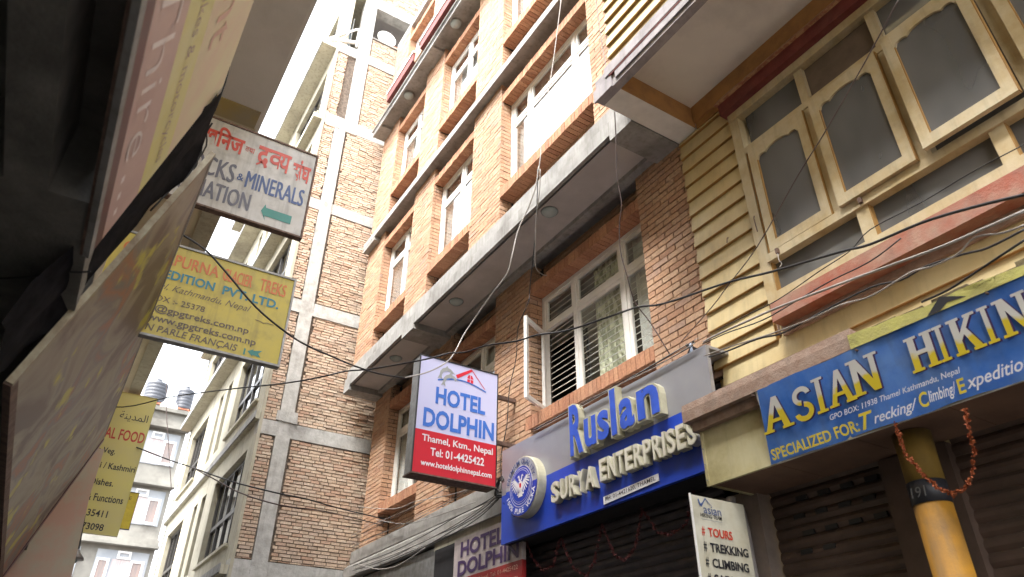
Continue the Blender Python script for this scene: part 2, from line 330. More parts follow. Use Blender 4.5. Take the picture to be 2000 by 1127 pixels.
class Bricks:
    """collects bricks; the 300 that show largest become objects, the rest one part"""
    def __init__(s): s.b = []
    def wall(s, ax, c, out, a0, a1, z0, z1, L=.235, H=.073, jt=.012, depth=.05, jit=.0015, zb=0., rough=0, off=0.):
        """ax: plane normal axis; c: face coordinate; out: -1/+1 outward; a along the wall"""
        k = math.floor((z0-zb)/H+1e-6)
        while zb+k*H < z1-.012:
            lo = max(zb+k*H, z0); hi = min(zb+(k+1)*H, z1)
            if hi-lo > .02:
                a = math.floor(a0/L)*L-(L/2 if k % 2 else 0)+off+(random.uniform(-.04, .04) if rough else 0)
                while a < a1:
                    ln = L*(random.uniform(.8, 1.12) if rough else 1)
                    p, q = max(a, a0), min(a+ln, a1); a += ln
                    if q-p < .035: continue
                    pr = random.gauss(0, .002 if not rough else .004)
                    zj = random.uniform(-.003, .003) if rough else 0
                    s.b.append((ax, c+out*pr, out, p+jt/2*(p > a0), q-jt/2*(q < a1), lo+jt/2+zj, hi-jt/2+zj, depth, jit))
            k += 1
    def soldier(s, ax, c, out, a0, a1, z0, z1, wd=.072, depth=.27):
        n = max(1, round((a1-a0)/wd)); wdd = (a1-a0)/n
        for i in range(n):
            s.b.append((ax, c+out*random.gauss(0, .002), out, a0+i*wdd+.004, a0+(i+1)*wdd-.004, z0+random.uniform(-.002, .002), z1, depth, .001))
    def corners(s, t):
        ax, c, out, p, q, z0, z1, dp, j = t
        c2 = c-out*dp
        return (min(c, c2), max(c, c2), p, q, z0, z1) if ax == 'x' else (p, q, min(c, c2), max(c, c2), z0, z1)
    def size(s, t):
        ax, c, out, p, q, z0, z1, dp, j = t
        P = [pix((c, a, z) if ax == 'x' else (a, c, z)) for a, z in ((p, z0), (q, z0), (q, z1), (p, z1))]
        if any(x is None for x in P): return 0
        cx = sum(x[0] for x in P)/4; cy = sum(x[1] for x in P)/4
        if not (0 < cx < 2000 and 0 < cy < 1127): return 0
        return abs(sum(P[i][0]*P[(i+1) % 4][1]-P[(i+1) % 4][0]*P[i][1] for i in range(4))/2)
    def finish(s, parent, m, name='brick', rest='brickwork', keep=300, hide=None):
        arr = sorted(s.b, key=lambda t: -(0 if hide and hide(s.corners(t)) else s.size(t)))
        if keep:
            var = {}
            for t in arr[:keep]:
                x0, x1, y0, y1, z0, z1 = s.corners(t); key = random.randrange(5)
                if key not in var:
                    me = bpy.data.meshes.new(name); mb = MB().box(-.5, .5, -.5, .5, -.5, .5)
                    me.from_pydata([tuple(c*random.uniform(.985, 1.0) for c in p) for p in mb.v], [], mb.f); me.materials.append(m); var[key] = me
                    import bmesh
                    bm = bmesh.new(); bm.from_mesh(me); bmesh.ops.recalc_face_normals(bm, faces=bm.faces); bm.to_mesh(me); bm.free()
                o = link(name, var[key], parent, ((x0+x1)/2, (y0+y1)/2, (z0+z1)/2)); o.scale = (x1-x0, y1-y0, z1-z0)
        mb = MB()
        for t in arr[keep:]:
            x0, x1, y0, y1, z0, z1 = s.corners(t); mb.box(x0, x1, y0, y1, z0, z1, t[8], random.random())
        if mb.v:
            o = mb.build(rest, m, parent, tint=True); o['kind'] = 'stuff'

# ------------------------------------------------------------------ ground
tag(B(-60, 60, -40, 90, -.1, 0).build('street_ground', ASPH), kind='structure')

# ------------------------------------------------------------------ windows
def window(parent, x, y0, y1, z0, z1, cols, zt, fm=WHITE, gl=GLASS, fr=.06, sash=.045, dep=.07, curtain=None, bars=False, open_left=False, lab=None, cx=.10):
    """front-facing (-x) window; cols: list of y boundaries from y0 to y1; zt: transom height"""
    f = MB(); f.box(x, x+dep, y0, y0+fr, z0, z1).box(x, x+dep, y1-fr, y1, z0, z1).box(x+.001, x+dep-.001, y0+fr, y1-fr, z0, z0+fr).box(x+.001, x+dep-.001, y0+fr, y1-fr, z1-fr, z1)
    for c in cols[1:-1]: f.box(x-.004, x+dep-.003, c-fr/2, c+fr/2, z0+fr, z1-fr)
    for a, b in zip(cols, cols[1:]): f.box(x+.003, x+dep-.006, a+fr/2, b-fr/2, zt-fr/2, zt+fr/2)
    w = f.build('window', fm, parent)
    if lab: w['label'] = lab
    sm = MB(); n = len(cols)-1
    for i, (a, b) in enumerate(zip(cols, cols[1:])):
        a += fr if i == 0 else fr/2; b -= fr if i == n-1 else fr/2
        for lo, hi in ((z0+fr, zt-fr/2), (zt+fr/2, z1-fr)):
            lower = lo < zt
            if not (open_left and i == n-1 and lower):
                s = MB().box(x+.012, x+.05, a, a+sash, lo, hi).box(x+.012, x+.05, b-sash, b, lo, hi).box(x+.013, x+.049, a+sash, b-sash, lo, lo+sash).box(x+.013, x+.049, a+sash, b-sash, hi-sash, hi)
                s.build('sash', fm, w)
                B(x+.028, x+.032, a+sash, b-sash, lo+sash, hi-sash).build('pane', gl, w)
            if bars:
                k = lo+.06
                while k < hi-.02: MB().tube([(x+.085, a, k), (x+.085, b, k)], .006, 5, False).build('bar', fm, w); k += .082
    if curtain:
        for (a, b, m) in curtain:
            c = MB(); N = 28; P = []
            for i in range(N+1):
                y = a+(b-a)*i/N; P.append((x+cx+.016*math.sin(i*1.9)+.008*math.sin(i*.7), y))
            for i in range(N): c.add([(P[i][0], P[i][1], z0), (P[i+1][0], P[i+1][1], z0), (P[i+1][0], P[i+1][1], z1), (P[i][0], P[i][1], z1)], [(0, 1, 2, 3)])
            c.build('curtain', m, w)
    return w

# ------------------------------------------------------------------ hotel
hotel = thing('hotel_building', (4.5, 8, 0), 'four storey orange brick hotel with white framed windows and projecting grey ledges', 'building')
HL, HU = 4.5, 3.95
BAY_A = [(10.02, 11.5), (7.7, 9.1), (4.57, 6.80)]
BAY_U = [(9.90, 11.31), (7.60, 9.05), (4.57, 6.72)]
YL = 12.2
bw = Bricks(); rb = Bricks(); bk = MB()
def storey(X, bays, zb, zs, zl, zt, yr, sillh=.16, linh=.15, parts=True):
    """X face; zb..zt brick height; sill underside zs; lintel underside zl"""
    rec = .20; edges = [YL]
    for a, b in bays: edges += [b, a]
    edges.append(yr)
    for i in range(0, len(edges), 2):
        hi, lo = edges[i], edges[i+1]
        bw.wall('x', X, -1, lo, hi, zb, zt)
        bk.box(X+.02, X+.35, lo+.012, hi-.012, zb, zt)
    bw.wall('y', YL, 1, X+.001, X+.30, zb, zt, depth=.04)
    for a, b in bays:
        bw.wall('y', b, -1, X+.003, X+.25, zs+sillh, zl, L=.25, depth=.05)
        bw.wall('y', b, -1, X+.003, X+rec, zb, zs, L=.21, depth=.05)
        bw.wall('y', b, -1, X+.003, X+rec, zl+linh, zt, L=.12, depth=.05)
        bw.wall('y', a, 1, X+.003, X+.25, zb, zt, L=.25, depth=.05)
        bw.wall('x', X+rec, -1, a+.002, b-.052, zb, zs)
        bw.wall('x', X+rec, -1, a+.002, b-.052, zl+linh, zt)
        bk.box(X+rec+.02, X+.35, a-.012, b+.012, zb, zs+.05); bk.box(X+rec+.02, X+.35, a-.012, b+.012, zl+.02, zt)
        rb.soldier('x', X-.004, -1, a, b+(.12 if X > 4.2 and b < 7 else 0), zs, zs+sillh, depth=.30)
        rb.soldier('x', X+.012, -1, a, b, zl, zl+linh, depth=.27)
storey(HL, BAY_A, 4.22, 4.72, 6.62, 7.12, 3.6)
storey(HU, BAY_U, 7.6, 8.0, 9.94, 10.32, 3.45)
storey(HU, BAY_U, 10.6, 11.26, 13.14, 13.6, 3.0)
storey(HU, BAY_U, 13.75, 14.45, 16.3, 16.8, 3.0)
bk.build('wall', MORT, hotel)
def hid(c): # covered by signs or the neighbour
    x0, x1, y0, y1, z0, z1 = c
    return y0 < 3.86 and x0 > 4.2
bw.finish(hotel, HB, hide=hid)
rb.finish(hotel, HR, name='sill_brick', rest='sill_brickwork', keep=190)
# slabs and ledges
s1 = MB(); s1.box(3.83, 4.75, 3.79, YL, 7.14, 7.27)
s1.prism([(3.87, 7.29), (4.8, 7.29), (4.8, 7.6), (3.945, 7.6), (3.87, 7.5)], 'y', 3.79, YL+.03)
s1.box(3.90, 4.7, 3.8, YL-.01, 7.265, 7.295)
s1.box(3.83, 3.88, 3.79, YL, 7.08, 7.145)
for a, b in ((11.9, YL), (9.12, 9.55), (3.85, 4.2)): s1.box(3.826, 4.52, a, b, 6.99, 7.14)
s1.box(4.40, 4.52, 3.84, YL, 7.04, 7.14)
s1.build('floor_slab', SLAB, hotel)
B(3.92, 4.45, 3.85, YL-.02, 7.10, 7.138).build('soffit', SOFF, hotel); B(3.881, 3.919, 3.85, YL-.02, 7.13, 7.139).build('groove_shade', DARK, hotel)  # near-black strip paints the shadow line into the gap behind the lip
s2 = MB(); s2.box(3.82, 4.3, 3.0, YL+.02, 10.32, 10.46); s2.box(3.89, 4.3, 3.0, YL, 10.455, 10.485)
s2.prism([(3.85, 10.48), (4.3, 10.48), (4.3, 10.6), (3.945, 10.6), (3.87, 10.54)], 'y', 3.0, YL+.02)
for a, b in ((11.6, YL+.01), ): s2.box(3.825, 3.95, a, b, 10.24, 10.32)
s2.build('ledge', SLAB, hotel)
e3 = MB(); e3.box(3.66, 4.3, 2.5, YL+.02, 13.60, 13.75); e3.box(3.655, 3.70, 2.5, YL+.02, 13.54, 13.60)
for a, b in ((11.75, YL), (9.1, 9.6), (6.8, 7.2)): e3.box(3.665, 3.95, a, b, 13.53, 13.60)
e3.tube([(3.63, 2.5, 13.66), (3.63, YL, 13.66)], .022, 6, False)
e3.build('eave', SLAB, hotel)
for a, b in ((9.85, 11.25), (3., 9.5)):
    B(3.56, 3.70, a, b, 13.80, 14.04).build('parapet_panel', MARO, hotel)
    B(3.54, 3.71, a-.02, b+.02, 14.04, 14.09).build('coping', WHITE, hotel)
B(3.60, 3.9, 9.5, 9.85, 13.76, 14.04).build('parapet_pier', HB, hotel)
B(HU, 9, 2.5, YL, 16.8, 17.0).build('roof_slab', SLAB, hotel)
# windows
wa = HL+.2; wu = HU+.18
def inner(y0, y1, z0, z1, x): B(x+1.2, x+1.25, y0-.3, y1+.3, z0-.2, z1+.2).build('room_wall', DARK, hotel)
for (zs, zl) in ((8.16, 9.94), (11.42, 13.14), (14.61, 16.3)):
    for k, (a, b) in enumerate(BAY_U):
        cols = [a, (a+b)/2-.05, b] if k < 2 else [a, a+.52, b-.52, b]
        window(hotel, wu, a, b, zs, zl, cols, zs+(zl-zs)*.74, curtain=[(a, b, CURT)], gl=GLASSU)
        inner(a, b, zs, zl, wu)
a, b = BAY_A[0]; window(hotel, wa, a, b, 4.88, 6.62, [a, (a+b)/2, b], 6.15, curtain=[(a+.7, b, CURT)]); inner(a, b, 4.88, 6.62, wa)
a, b = BAY_A[1]; window(hotel, wa, a, b, 4.88, 6.62, [a, (a+b)/2, b], 6.15, curtain=[(a, b-.5, CURT)]); inner(a, b, 4.88, 6.62, wa)
a, b = BAY_A[2]
w3 = window(hotel, wa, a, b, 4.88, 6.62, [a, a+.58, b-.72, b], 6.12, curtain=[(a+.62, b-.98, CURTP), (a+.12, a+.5, CURT)], bars=True, cx=.115, open_left=True, lab='three-light window with open left sash and horizontal bars')
inner(a, b, 4.88, 6.62, wa)
# open casement swung outwards
hinge = Vector((wa-.02, b-.07, 0)); od = Vector((-.87, -.46, 0)).normalized(); sw = .52
def OP(t, z, n=0): q = hinge+od*t+Vector((-od.y, od.x, 0))*n; return (q.x, q.y, z)
s = MB()
for (t0, t1, z0, z1) in ((0, .05, 4.95, 6.06), (sw-.05, sw, 4.95, 6.06), (.05, sw-.05, 4.95, 5.0), (.05, sw-.05, 6.01, 6.06)):
    s.add([OP(t, z, n) for t in (t0, t1) for n in (-.02, .02) for z in (z0, z1)], [(0, 1, 3, 2), (4, 6, 7, 5), (0, 4, 5, 1), (2, 3, 7, 6), (0, 2, 6, 4), (1, 5, 7, 3)])
s.build('sash', WHITE, w3)['label'] = 'casement sash swung open over the street'
MB().add([OP(t, z, 0) for t, z in ((.05, 5.0), (sw-.05, 5.0), (sw-.05, 6.01), (.05, 6.01))], [(0, 1, 2, 3)]).build('pane', GLASS, w3)
# base band, shopfront under the hotel
B(4.40, 4.7, 6.0, YL+.1, 4.02, 4.22).build('base_band', CONC, hotel)
MB().prism([(4.34, 3.78), (4.5, 3.78), (4.5, 4.02), (4.42, 4.02), (4.34, 3.95)], 'y', 6.6, YL+.2).build('cable_ledge', CONC, hotel)
B(4.38, 4.6, 6.3, 9.0, 3.66, 3.79).build('lintel', CREAM, hotel)
B(4.62, 4.7, 3.84, YL, 0, 4.02).build('ground_floor_wall', SHUTD, hotel)
MB().prism([(4.42, 3.72), (4.46, 3.72), (4.40, 2.6), (4.36, 2.6)], 'y', 8.95, 12.1).build('sheet_metal_panel', METAL, hotel)
B(4.36, 4.62, 8.35, 8.93, 0, 3.66).build('door_pier', DARK, hotel)
B(4.52, 4.6, 3.84, 7.3, 3.3, 4.2).build('shop_lintel', DARK, hotel)
B(4.36, 4.40, 7.02, 7.07, 0, 3.3).build('shutter_guide', METAL, hotel)
B(9, 9.2, 2.5, YL, 0, 17).build('rear_wall', GREYP, hotel)
B(4.75, 9, YL-.25, YL-.05, 0, 17).build('side_wall', MORT, hotel)
for z in (4.1, 7.3, 10.4, 13.7): B(4.72, 9, 3.6, YL-.25, z, z+.12).build('storey_floor', SOFF, hotel)
# rolling shutters
def shutter(parent, x, y0, y1, z0, z1, m, pitch=.082):
    z = z0
    while z < z1:
        MB().prism([(x, z), (x-.018, z+pitch*.35), (x-.018, z+pitch*.65), (x, z+pitch*.97), (x+.01, z+pitch*.97), (x+.01, z)], 'y', y0, y1).build('shutter_slat', m, parent); z += pitch
shutter(hotel, 4.52, 3.98, 7.2, 2.2, 3.32, SHUTD)
B(4.52, 4.56, 3.98, 7.2, 0, 2.2).build('shutter', SHUTD, hotel)

# dome lamps on the soffits
def dome(x, y, z, r, label):
    t = thing('ceiling_lamp', (x, y, z), label, 'lamp', 'round ceiling lamps under the hotel ledges')
    MB().lathe((x, y, z-.03), 'z', [(r*1.08, 0), (r*1.1, .03)], 24).build('lamp_base', METAL, t, smooth=False)
    MB().lathe((x, y, z-.03), 'z', [(.02, -r*.5), (r*.4, -r*.47), (r*.75, -r*.34), (r*.95, -r*.12), (r, 0)], 24).build('lamp_shade', LAMPG, t, smooth=True)
dome(4.05, 5.66, 7.125, .105, 'round dome lamp nearest the bracket of the yellow building, under the first hotel slab')
dome(4.10, 8.2, 7.125, .105, 'middle dome lamp under the first hotel slab, beside the cross beam')
dome(4.12, 10.45, 7.125, .105, 'dome lamp above the lightbox sign, farthest under the first hotel slab')
dome(3.83, 8.38, 13.595, .115, 'round dome lamp under the top eave near the upper edge of the picture')
dome(3.84, 10.6, 13.595, .115, 'round dome lamp under the left end of the top eave')

# ------------------------------------------------------------------ yellow building on the right
yb = thing('yellow_building', (4.5, 0, 0), 'yellow clapboard building with carved wooden windows and a large overhanging floor', 'building')
bk = MB(); bk.box(4.53, 4.8, 3.12, 3.84, 3.2, 7.3); bk.box(4.53, 4.8, -5, 3.12, 3.2, 4.62); bk.box(4.53, 4.8, -5, 3.12, 6.75, 7.4)
bk.box(4.8, 9, -5, -4.8, 0, 12.5); bk.box(8.8, 9, -5, 3.8, 0, 12.5); bk.build('wall', YEL, yb)
def plank(y0, y1, z, x=4.5, h=.185, m=YEL):
    MB().prism([(x-.035, z), (x+.03, z), (x+.03, z+h+.012), (x-.004, z+h+.012)], 'y', y0, y1).build('siding_plank', m, yb)
    B(x-.034, x+.028, y0+.001, y1-.001, z-.006, z-.0005).build('plank_edge', OCH, yb); MB().box(x-.036, x+.02, y0-.006, y0-.0005, z+.002, z+h*.9).build('plank_edge', OCH, yb)
z = 4.30
while z < 6.95: plank(3.15+random.uniform(-.006, .006), 3.835, z, h=min(.185, 6.99-z)); z += .188
for z in (3.74, 3.93, 4.115): plank(-4.5, 3.80 if z < 4.1 else 3.76, z)
# window strip
B(4.44, 4.56, 3.04, 3.14, 4.60, 6.78).build('window_jamb', YELW, yb)
B(4.50, 4.53, 3.14, 3.16, 4.35, 6.9).build('jamb_edge', BRNL, yb)
B(4.45, 4.5, 3.028, 3.039, 4.69, 6.2).build('jamb_edge', OCH, yb)
B(4.43, 4.55, -4.5, 3.05, 4.60, 4.68).build('window_sill', YELW, yb)
B(4.42, 4.55, -4.5, 3.05, 4.97, 5.045).build('rail', YELW, yb)
B(4.44, 4.55, -4.5, 3.05, 6.20, 6.27).build('rail', YELW, yb)
B(4.43, 4.55, -4.5, 3.14, 6.67, 6.76).build('head_rail', YELW, yb)
B(4.36, 4.56, -4.5, 3.17, 6.76, 6.90).build('maroon_beam', MARO, yb)
MB().prism([(4.32, 6.90), (4.56, 6.90), (4.56, 7.06), (4.42, 7.04)], 'y', -4.5, 3.19).build('carved_moulding', mat('flaking_red_paint', (.30, .12, .06), .8, (.42, .25, .12), 14, bump=.8, bscale=30, thr=(.45, .55)), yb)
B(4.44, 4.56, -4.5, 3.56, 7.05, 7.30).build('wall_beam', ORNG, yb)
B(4.47, 4.53, 3.2, 3.56, 6.98, 7.05).build('wall_beam', ORNG, yb)
edges = [3.04, 2.35, 1.63, .91, .19, -.53, -1.25]
for y in edges[1:]:
    B(4.45, 4.55, y-.045, y+.045, 5.045, 6.20).build('mullion', YELW, yb); B(4.46, 4.55, y-.04, y+.04, 6.27, 6.67).build('mullion', YELW, yb)
for y in (2.17, 1.18, .2, -.8): B(4.44, 4.55, y-.05, y+.05, 4.68, 4.97).build('mullion', YELW, yb); B(4.443, 4.5, y-.058, y-.0505, 4.68, 4.97).build('mullion_edge', OCH, yb)
B(4.5, 4.505, -4.5, 3.04, 4.68, 4.97).build('lower_pane', GLASSD, yb)
for i, (b, a) in enumerate(zip(edges, edges[1:])):
    m = mat('weathered_board', (.14, .10, .07), .8) if i % 2 else GLASSD
    B(4.51, 4.515, a+.04, b-.04, 6.27, 6.67).build('transom_pane', m, yb)
    # casement with scalloped head
    a += .045; b -= .045
    if i == 0: b = 3.0
    dx = (.0, .035, .09, .03, 0, 0)[i]; x0 = 4.42-dx; z0, z1 = 5.05, 6.19; st = .075
    P = [(a+st, z1), (b-st, z1)]; N = 36
    for k in range(N+1):
        t = k/N; y = (b-st)+(a-b+2*st)*t; e = abs(t-.5)*2
        if e > .94: base = z1-.165
        elif e > .52: base = z1-.155+.032*math.sqrt(max(0, 1-((e-.73)/.21)**2))
        else: base = z1-.138+.038*math.sqrt(max(0, 1-(e/.52)**2))
        P.append((y, base))
    cw = MB().box(x0, x0+.045, a, a+st, z0, z1).box(x0, x0+.045, b-st, b, z0, z1).box(x0+.001, x0+.044, a+st, b-st, z0, z0+st+.015)
    cw.prism(P, 'x', x0+.002, x0+.043)
    c = cw.build('casement', YELW, yb); MB().box(x0+.004, x0+.044, b-st-.009, b-st-.0005, z0+st+.02, z1-.15).box(x0+.004, x0+.044, a-.008, a-.0005, z0, z1).build('stile_edge', OCH, c)
    B(x0+.022, x0+.026, a+st-.005, b-st+.005, z0+st, z1-.07).build('pane', GLASSD, c)
B(4.62, 4.63, 2.5, 2.78, 5.1, 5.95).build('cloth', REDC, yb)
MB().prism([(1.72, 5.1), (2.2, 5.1), (1.95, 5.42), (1.8, 5.5)], 'x', 4.58, 4.60).build('cloth', CURT, yb)
B(5.2, 5.25, -5, 3.7, 4.4, 7.0).build('room_wall', mat('dim_room', (.10, .085, .07), .9), yb)
for y in (3.0, 2.22): B(4.39, 4.42, y-.09, y-.065, 4.985, 5.03).build('latch', RUST, yb)
MB().tube([(4.40, 2.92, 4.98), (4.38, 2.91, 4.90), (4.39, 2.9, 4.86), (4.385, 2.92, 4.84)], .004, 5).build('hook', GRYC, yb)
MB().tube([(4.44, 3.09, 5.5), (4.415, 3.08, 5.44), (4.43, 3.085, 5.32)], .005, 5).build('hook', RUST, yb)
MB().tube([(4.46, 3.42, 5.47), (4.43, 3.41, 5.45), (4.44, 3.43, 5.41)], .005, 5).build('hook', RUST, yb)
# red sill beam
MB().prism([(4.33, 4.37), (4.53, 4.37), (4.53, 4.60), (4.35, 4.55)], 'y', -4.5, 3.06).build('sill_beam', REDB, yb)
B(4.46, 4.53, -4.5, 3.08, 4.30, 4.38).build('under_beam', BRNL, yb)
# overhanging floor
fa = MB(); fa.box(3.37, 3.46, -5, 3.84, 6.99, 7.28); fa.box(3.34, 3.372, -5, 3.66, 7.155, 7.29); fa.box(3.352, 3.372, 3.58, 3.86, 6.985, 7.14)
fa.box(3.35, 3.372, -5, 3.52, 7.04, 7.13); fa.build('fascia', mat('lilac_grey_fascia', (.34, .31, .32), .7, (.26, .24, .25), 5, dirt=.3, streak=.3), yb)
B(3.345, 3.373, -5, 3.6, 7.132, 7.150).build('fascia_groove', MARO, yb)
B(3.46, 3.475, -5, 3.54, 7.02, 7.26).build('fascia_lining', MARO, yb)
B(3.461, 4.53, 3.58, 3.84, 7.0, 7.30).build('end_beam', WHITE, yb)
B(3.476, 4.47, 3.565, 3.58, 7.004, 7.30).build('beam_face', ORNG, yb)
B(3.45, 4.8, -5, 3.70, 7.27, 7.45).build('soffit', mat('cream_soffit', (.80, .76, .67), .9, (.74, .70, .62), 2, dirt=.2, dscale=1), yb)
B(3.50, 3.7, -5, 3.72, 7.45, 13).build('upper_wall', YEL, yb)
z = 7.30
while z < 10.5:
    MB().prism([(3.40, z), (3.50, z), (3.50, z+.19), (3.435, z+.19)], 'y', -3, 3.66).build('siding_plank', YEL, yb); B(3.402, 3.5, -3, 3.655, z-.006, z-.0005).build('plank_edge', OCH, yb); z += .188
# shop front below
MB().prism([(3.90, 3.74), (4.5, 3.74), (4.5, 3.76), (3.91, 3.80)], 'y', 2.22, 3.74).build('ledge_top', BRNL, yb)
B(3.90, 4.5, 2.22, 3.74, 3.655, 3.742).build('ledge', BRNL, yb)
B(3.93, 4.5, -3.5, 2.22, 3.655, 3.71).build('ledge', BRNL, yb)
mb = MB(); yy = 2.2
while yy > -1: st = random.uniform(.05, .14); mb.box(3.925, 3.97, yy-st, yy, 3.69, 3.71+random.uniform(.01, .045)); yy -= st
mb.build('broken_rendering', mat('dark_broken_rendering', (.12, .09, .05), .9, (.2, .16, .08), 20, bump=.8), yb)
B(3.95, 4.5, 3.0, 3.70, 3.58, 3.656).build('ledge_moulding', BRNL, yb)
box = B(4.0, 4.03, -3.5, 3.66, 3.16, 3.585).build('sign_box', BOXY, yb); box['label'] = 'dull yellow sheet metal fascia box'
B(4.03, 4.5, 3.63, 3.66, 3.16, 3.585).build('sign_box_end', BOXY, yb)
B(3.992, 4.012, -3.5, 3.665, 3.155, 3.175).build('box_trim', BOXY, yb); B(3.992, 4.012, 3.64, 3.668, 3.175, 3.58).build('box_trim', BOXY, yb)
y = 3.66
while y > -3: B(4.013, 4.55, y-.6, y-.006, 3.166, 3.18).build('underside_panel', UNDB, yb); y -= .6
for yy in (3.652,):
    for zz in (3.2, 3.32, 3.44): MB().lathe((3.99, yy, zz), 'x', [(.006, 0), (.006, -.006)], 8).build('rivet', METAL, yb)
B(4.45, 4.6, 3.60, 3.97, 0, 3.2).build('pilaster', mat('brown_plaster', (.24, .19, .16), .85, dirt=.4), yb)
MB().tube([(4.36, 3.78, 3.16), (4.36, 3.78, 3.02), (4.42, 3.74, 2.92), (4.42, 3.74, 1.0)], .035, 10).build('drain_pipe', mat('grimy_white_pipe', (.36, .33, .32), .5), yb)
shutter(yb, 4.58, 2.62, 3.58, 2.0, 3.16, SHUTB); shutter(yb, 4.58, -1.5, 2.16, 2.0, 3.16, SHUTB)
B(4.58, 4.62, -3, 3.6, 0, 2.0).build('shutter', SHUTB, yb)
for i in range(14):
    yy = 3.35-.19*(i % 4)+.05*(i//4 % 2)-.02*i*0; zz = 3.08-.123*(i//4)
    B(4.553, 4.575, yy-.1, yy-.005, zz-.02, zz+.012).build('shutter_slot', BLK, yb)
B(4.50, 4.62, 2.16, 2.62, 0, 3.15).build('shutter_jamb', SHUTB, yb)
pil = MB().lathe((4.25, 2.215, 0), 'z', [(.105, 0), (.105, 2.73)], 28).build('pillar', PILY, yb, smooth=True)
MB().lathe((4.25, 2.215, 0), 'z', [(.108, 2.73), (.108, 2.86)], 28).build('pillar_band', INKBLK, pil, smooth=True)
MB().lathe((4.25, 2.215, 0), 'z', [(.105, 2.86), (.105, 3.0), (.11, 3.16)], 28).build('pillar_cap', mat('grimy_yellow_cap', (.20, .12, .015), .8, dirt=.6), pil, smooth=True)
pf = Plane((4.14, 2.26, 2.76), (0, -1, 0), (0, 0, 1)); pf.text('191', .0, .09, 0, .06, INKDIM, pil, bold=0, shear=.1)

# ------------------------------------------------------------------ blue hiking banner
U = (0, -1, 0); V = (0, 0, 1)
bb = thing('shop_banner', (3.985, 1.5, 3.15), 'blue vinyl shop banner reading ASIAN HIKING with white and yellow slab letters', 'banner')
mb = MB(); N = 60; y0, y1 = 3.062, -1.0
for k in range(N+1):
    y = y0+(y1-y0)*k/N; yt = (2.995-.979*(3.062-y)) ; wv = .006*math.sin(k*.9)+.004*math.sin(k*2.3)
    mb.v += [(3.985+wv, y, 3.155+.004*math.sin(k*.7)), (3.941+wv*.3, (y+yt)/2, 3.405), (3.897+wv*.5, yt, 3.655+.005*math.sin(k*.5))]; mb.t += [0]*3
for k in range(N):
    for q in range(2): mb.f.append((k*3+q, k*3+q+1, k*3+q+4, k*3+q+3))
mb.build('vinyl_sheet', BBLUE, bb, smooth=True)
MB().prism([(3.995, 3.15), (4.0, 3.15), (3.912, 3.662), (3.905, 3.662)], 'y', -1, 3.02).build('white_backing', WHITE, bb)
P = Plane((3.974, 3.062, 3.155), U, (-.088, 0, .5))   # the banner leans out at the top
def tl(y, z):
    """height and run on the upright sheet to those on the leaning one"""
    v = z-3.155
    for _ in range(8): t = (3.974-.1733*v)/3.974; v = (1.6+(z-1.6)*t-3.155)/.985
    return 3.062-y*t, v
def slab_letter(ch):
    """slab serif capitals in a unit box; returns list of polygons"""
    t = .2; s = .075
    if ch == 'A': return [[(.02, 0), (.22, 0), (.54, .95), (.50, 1), (.40, 1)], [(.70, 0), (.92, 0), (.58, 1), (.40, 1)], [(.22, .26), (.78, .26), (.76, .36), (.24, .36)], [(-.06, 0), (.32, 0), (.32, s), (-.06, s)], [(.62, 0), (1.02, 0), (1.02, s), (.62, s)]]
    if ch == 'I': return [[(.36, 0), (.64, 0), (.64, 1), (.36, 1)], [(.18, 0), (.82, 0), (.82, s), (.18, s)], [(.18, 1-s), (.82, 1-s), (.82, 1), (.18, 1)]]
    if ch == 'N': return [[(.1, 0), (.3, 0), (.3, 1), (.1, 1)], [(.75, 0), (.93, 0), (.93, 1), (.75, 1)], [(.1, 1), (.34, 1), (.93, 0), (.70, 0)], [(-.02, 0), (.42, 0), (.42, s), (-.02, s)], [(.62, 1-s), (1.04, 1-s), (1.04, 1), (.62, 1)], [(-.02, 1-s), (.3, 1-s), (.3, 1), (-.02, 1)]]
    if ch == 'H': return [[(.1, 0), (.34, 0), (.34, 1), (.1, 1)], [(.68, 0), (.92, 0), (.92, 1), (.68, 1)], [(.34, .44), (.68, .44), (.68, .56), (.34, .56)]]+[[(a, b), (a+.44, b), (a+.44, b+s), (a, b+s)] for a in (0, .58) for b in (0, 1-s)]
    if ch == 'K': return [[(.1, 0), (.34, 0), (.34, 1), (.1, 1)], [(.34, .36), (.34, .56), (.72, 1), (.92, 1)], [(.44, .56), (.58, .68), (.98, 0), (.72, 0)], [(0, 0), (.44, 0), (.44, s), (0, s)], [(0, 1-s), (.44, 1-s), (.44, 1), (0, 1)], [(.6, 1-s), (1, 1-s), (1, 1), (.6, 1)], [(.62, 0), (1.04, 0), (1.04, s), (.62, s)]]
    def arc(cx, cy, rx, ry, a0, a1, w, n=14):
        o = []; i_ = []
        for k in range(n+1):
            a = R(a0+(a1-a0)*k/n); o.append((cx+rx*math.cos(a), cy+ry*math.sin(a))); i_.append((cx+(rx-w)*math.cos(a), cy+(ry-w*.75)*math.sin(a)))
        return [[o[k], o[k+1], i_[k+1], i_[k]] for k in range(n)]
    if ch == 'S': return arc(.5, .74, .40, .28, 10, 262, .2)+arc(.5, .27, .42, .28, 82, -170, .2)
    if ch == 'G': return arc(.52, .5, .5, .52, 35, 325, .23)+[[(.6, .42), (1.02, .42), (1.02, .52), (.6, .52)], [(.78, .1), (.98, .1), (.98, .42), (.78, .42)]]
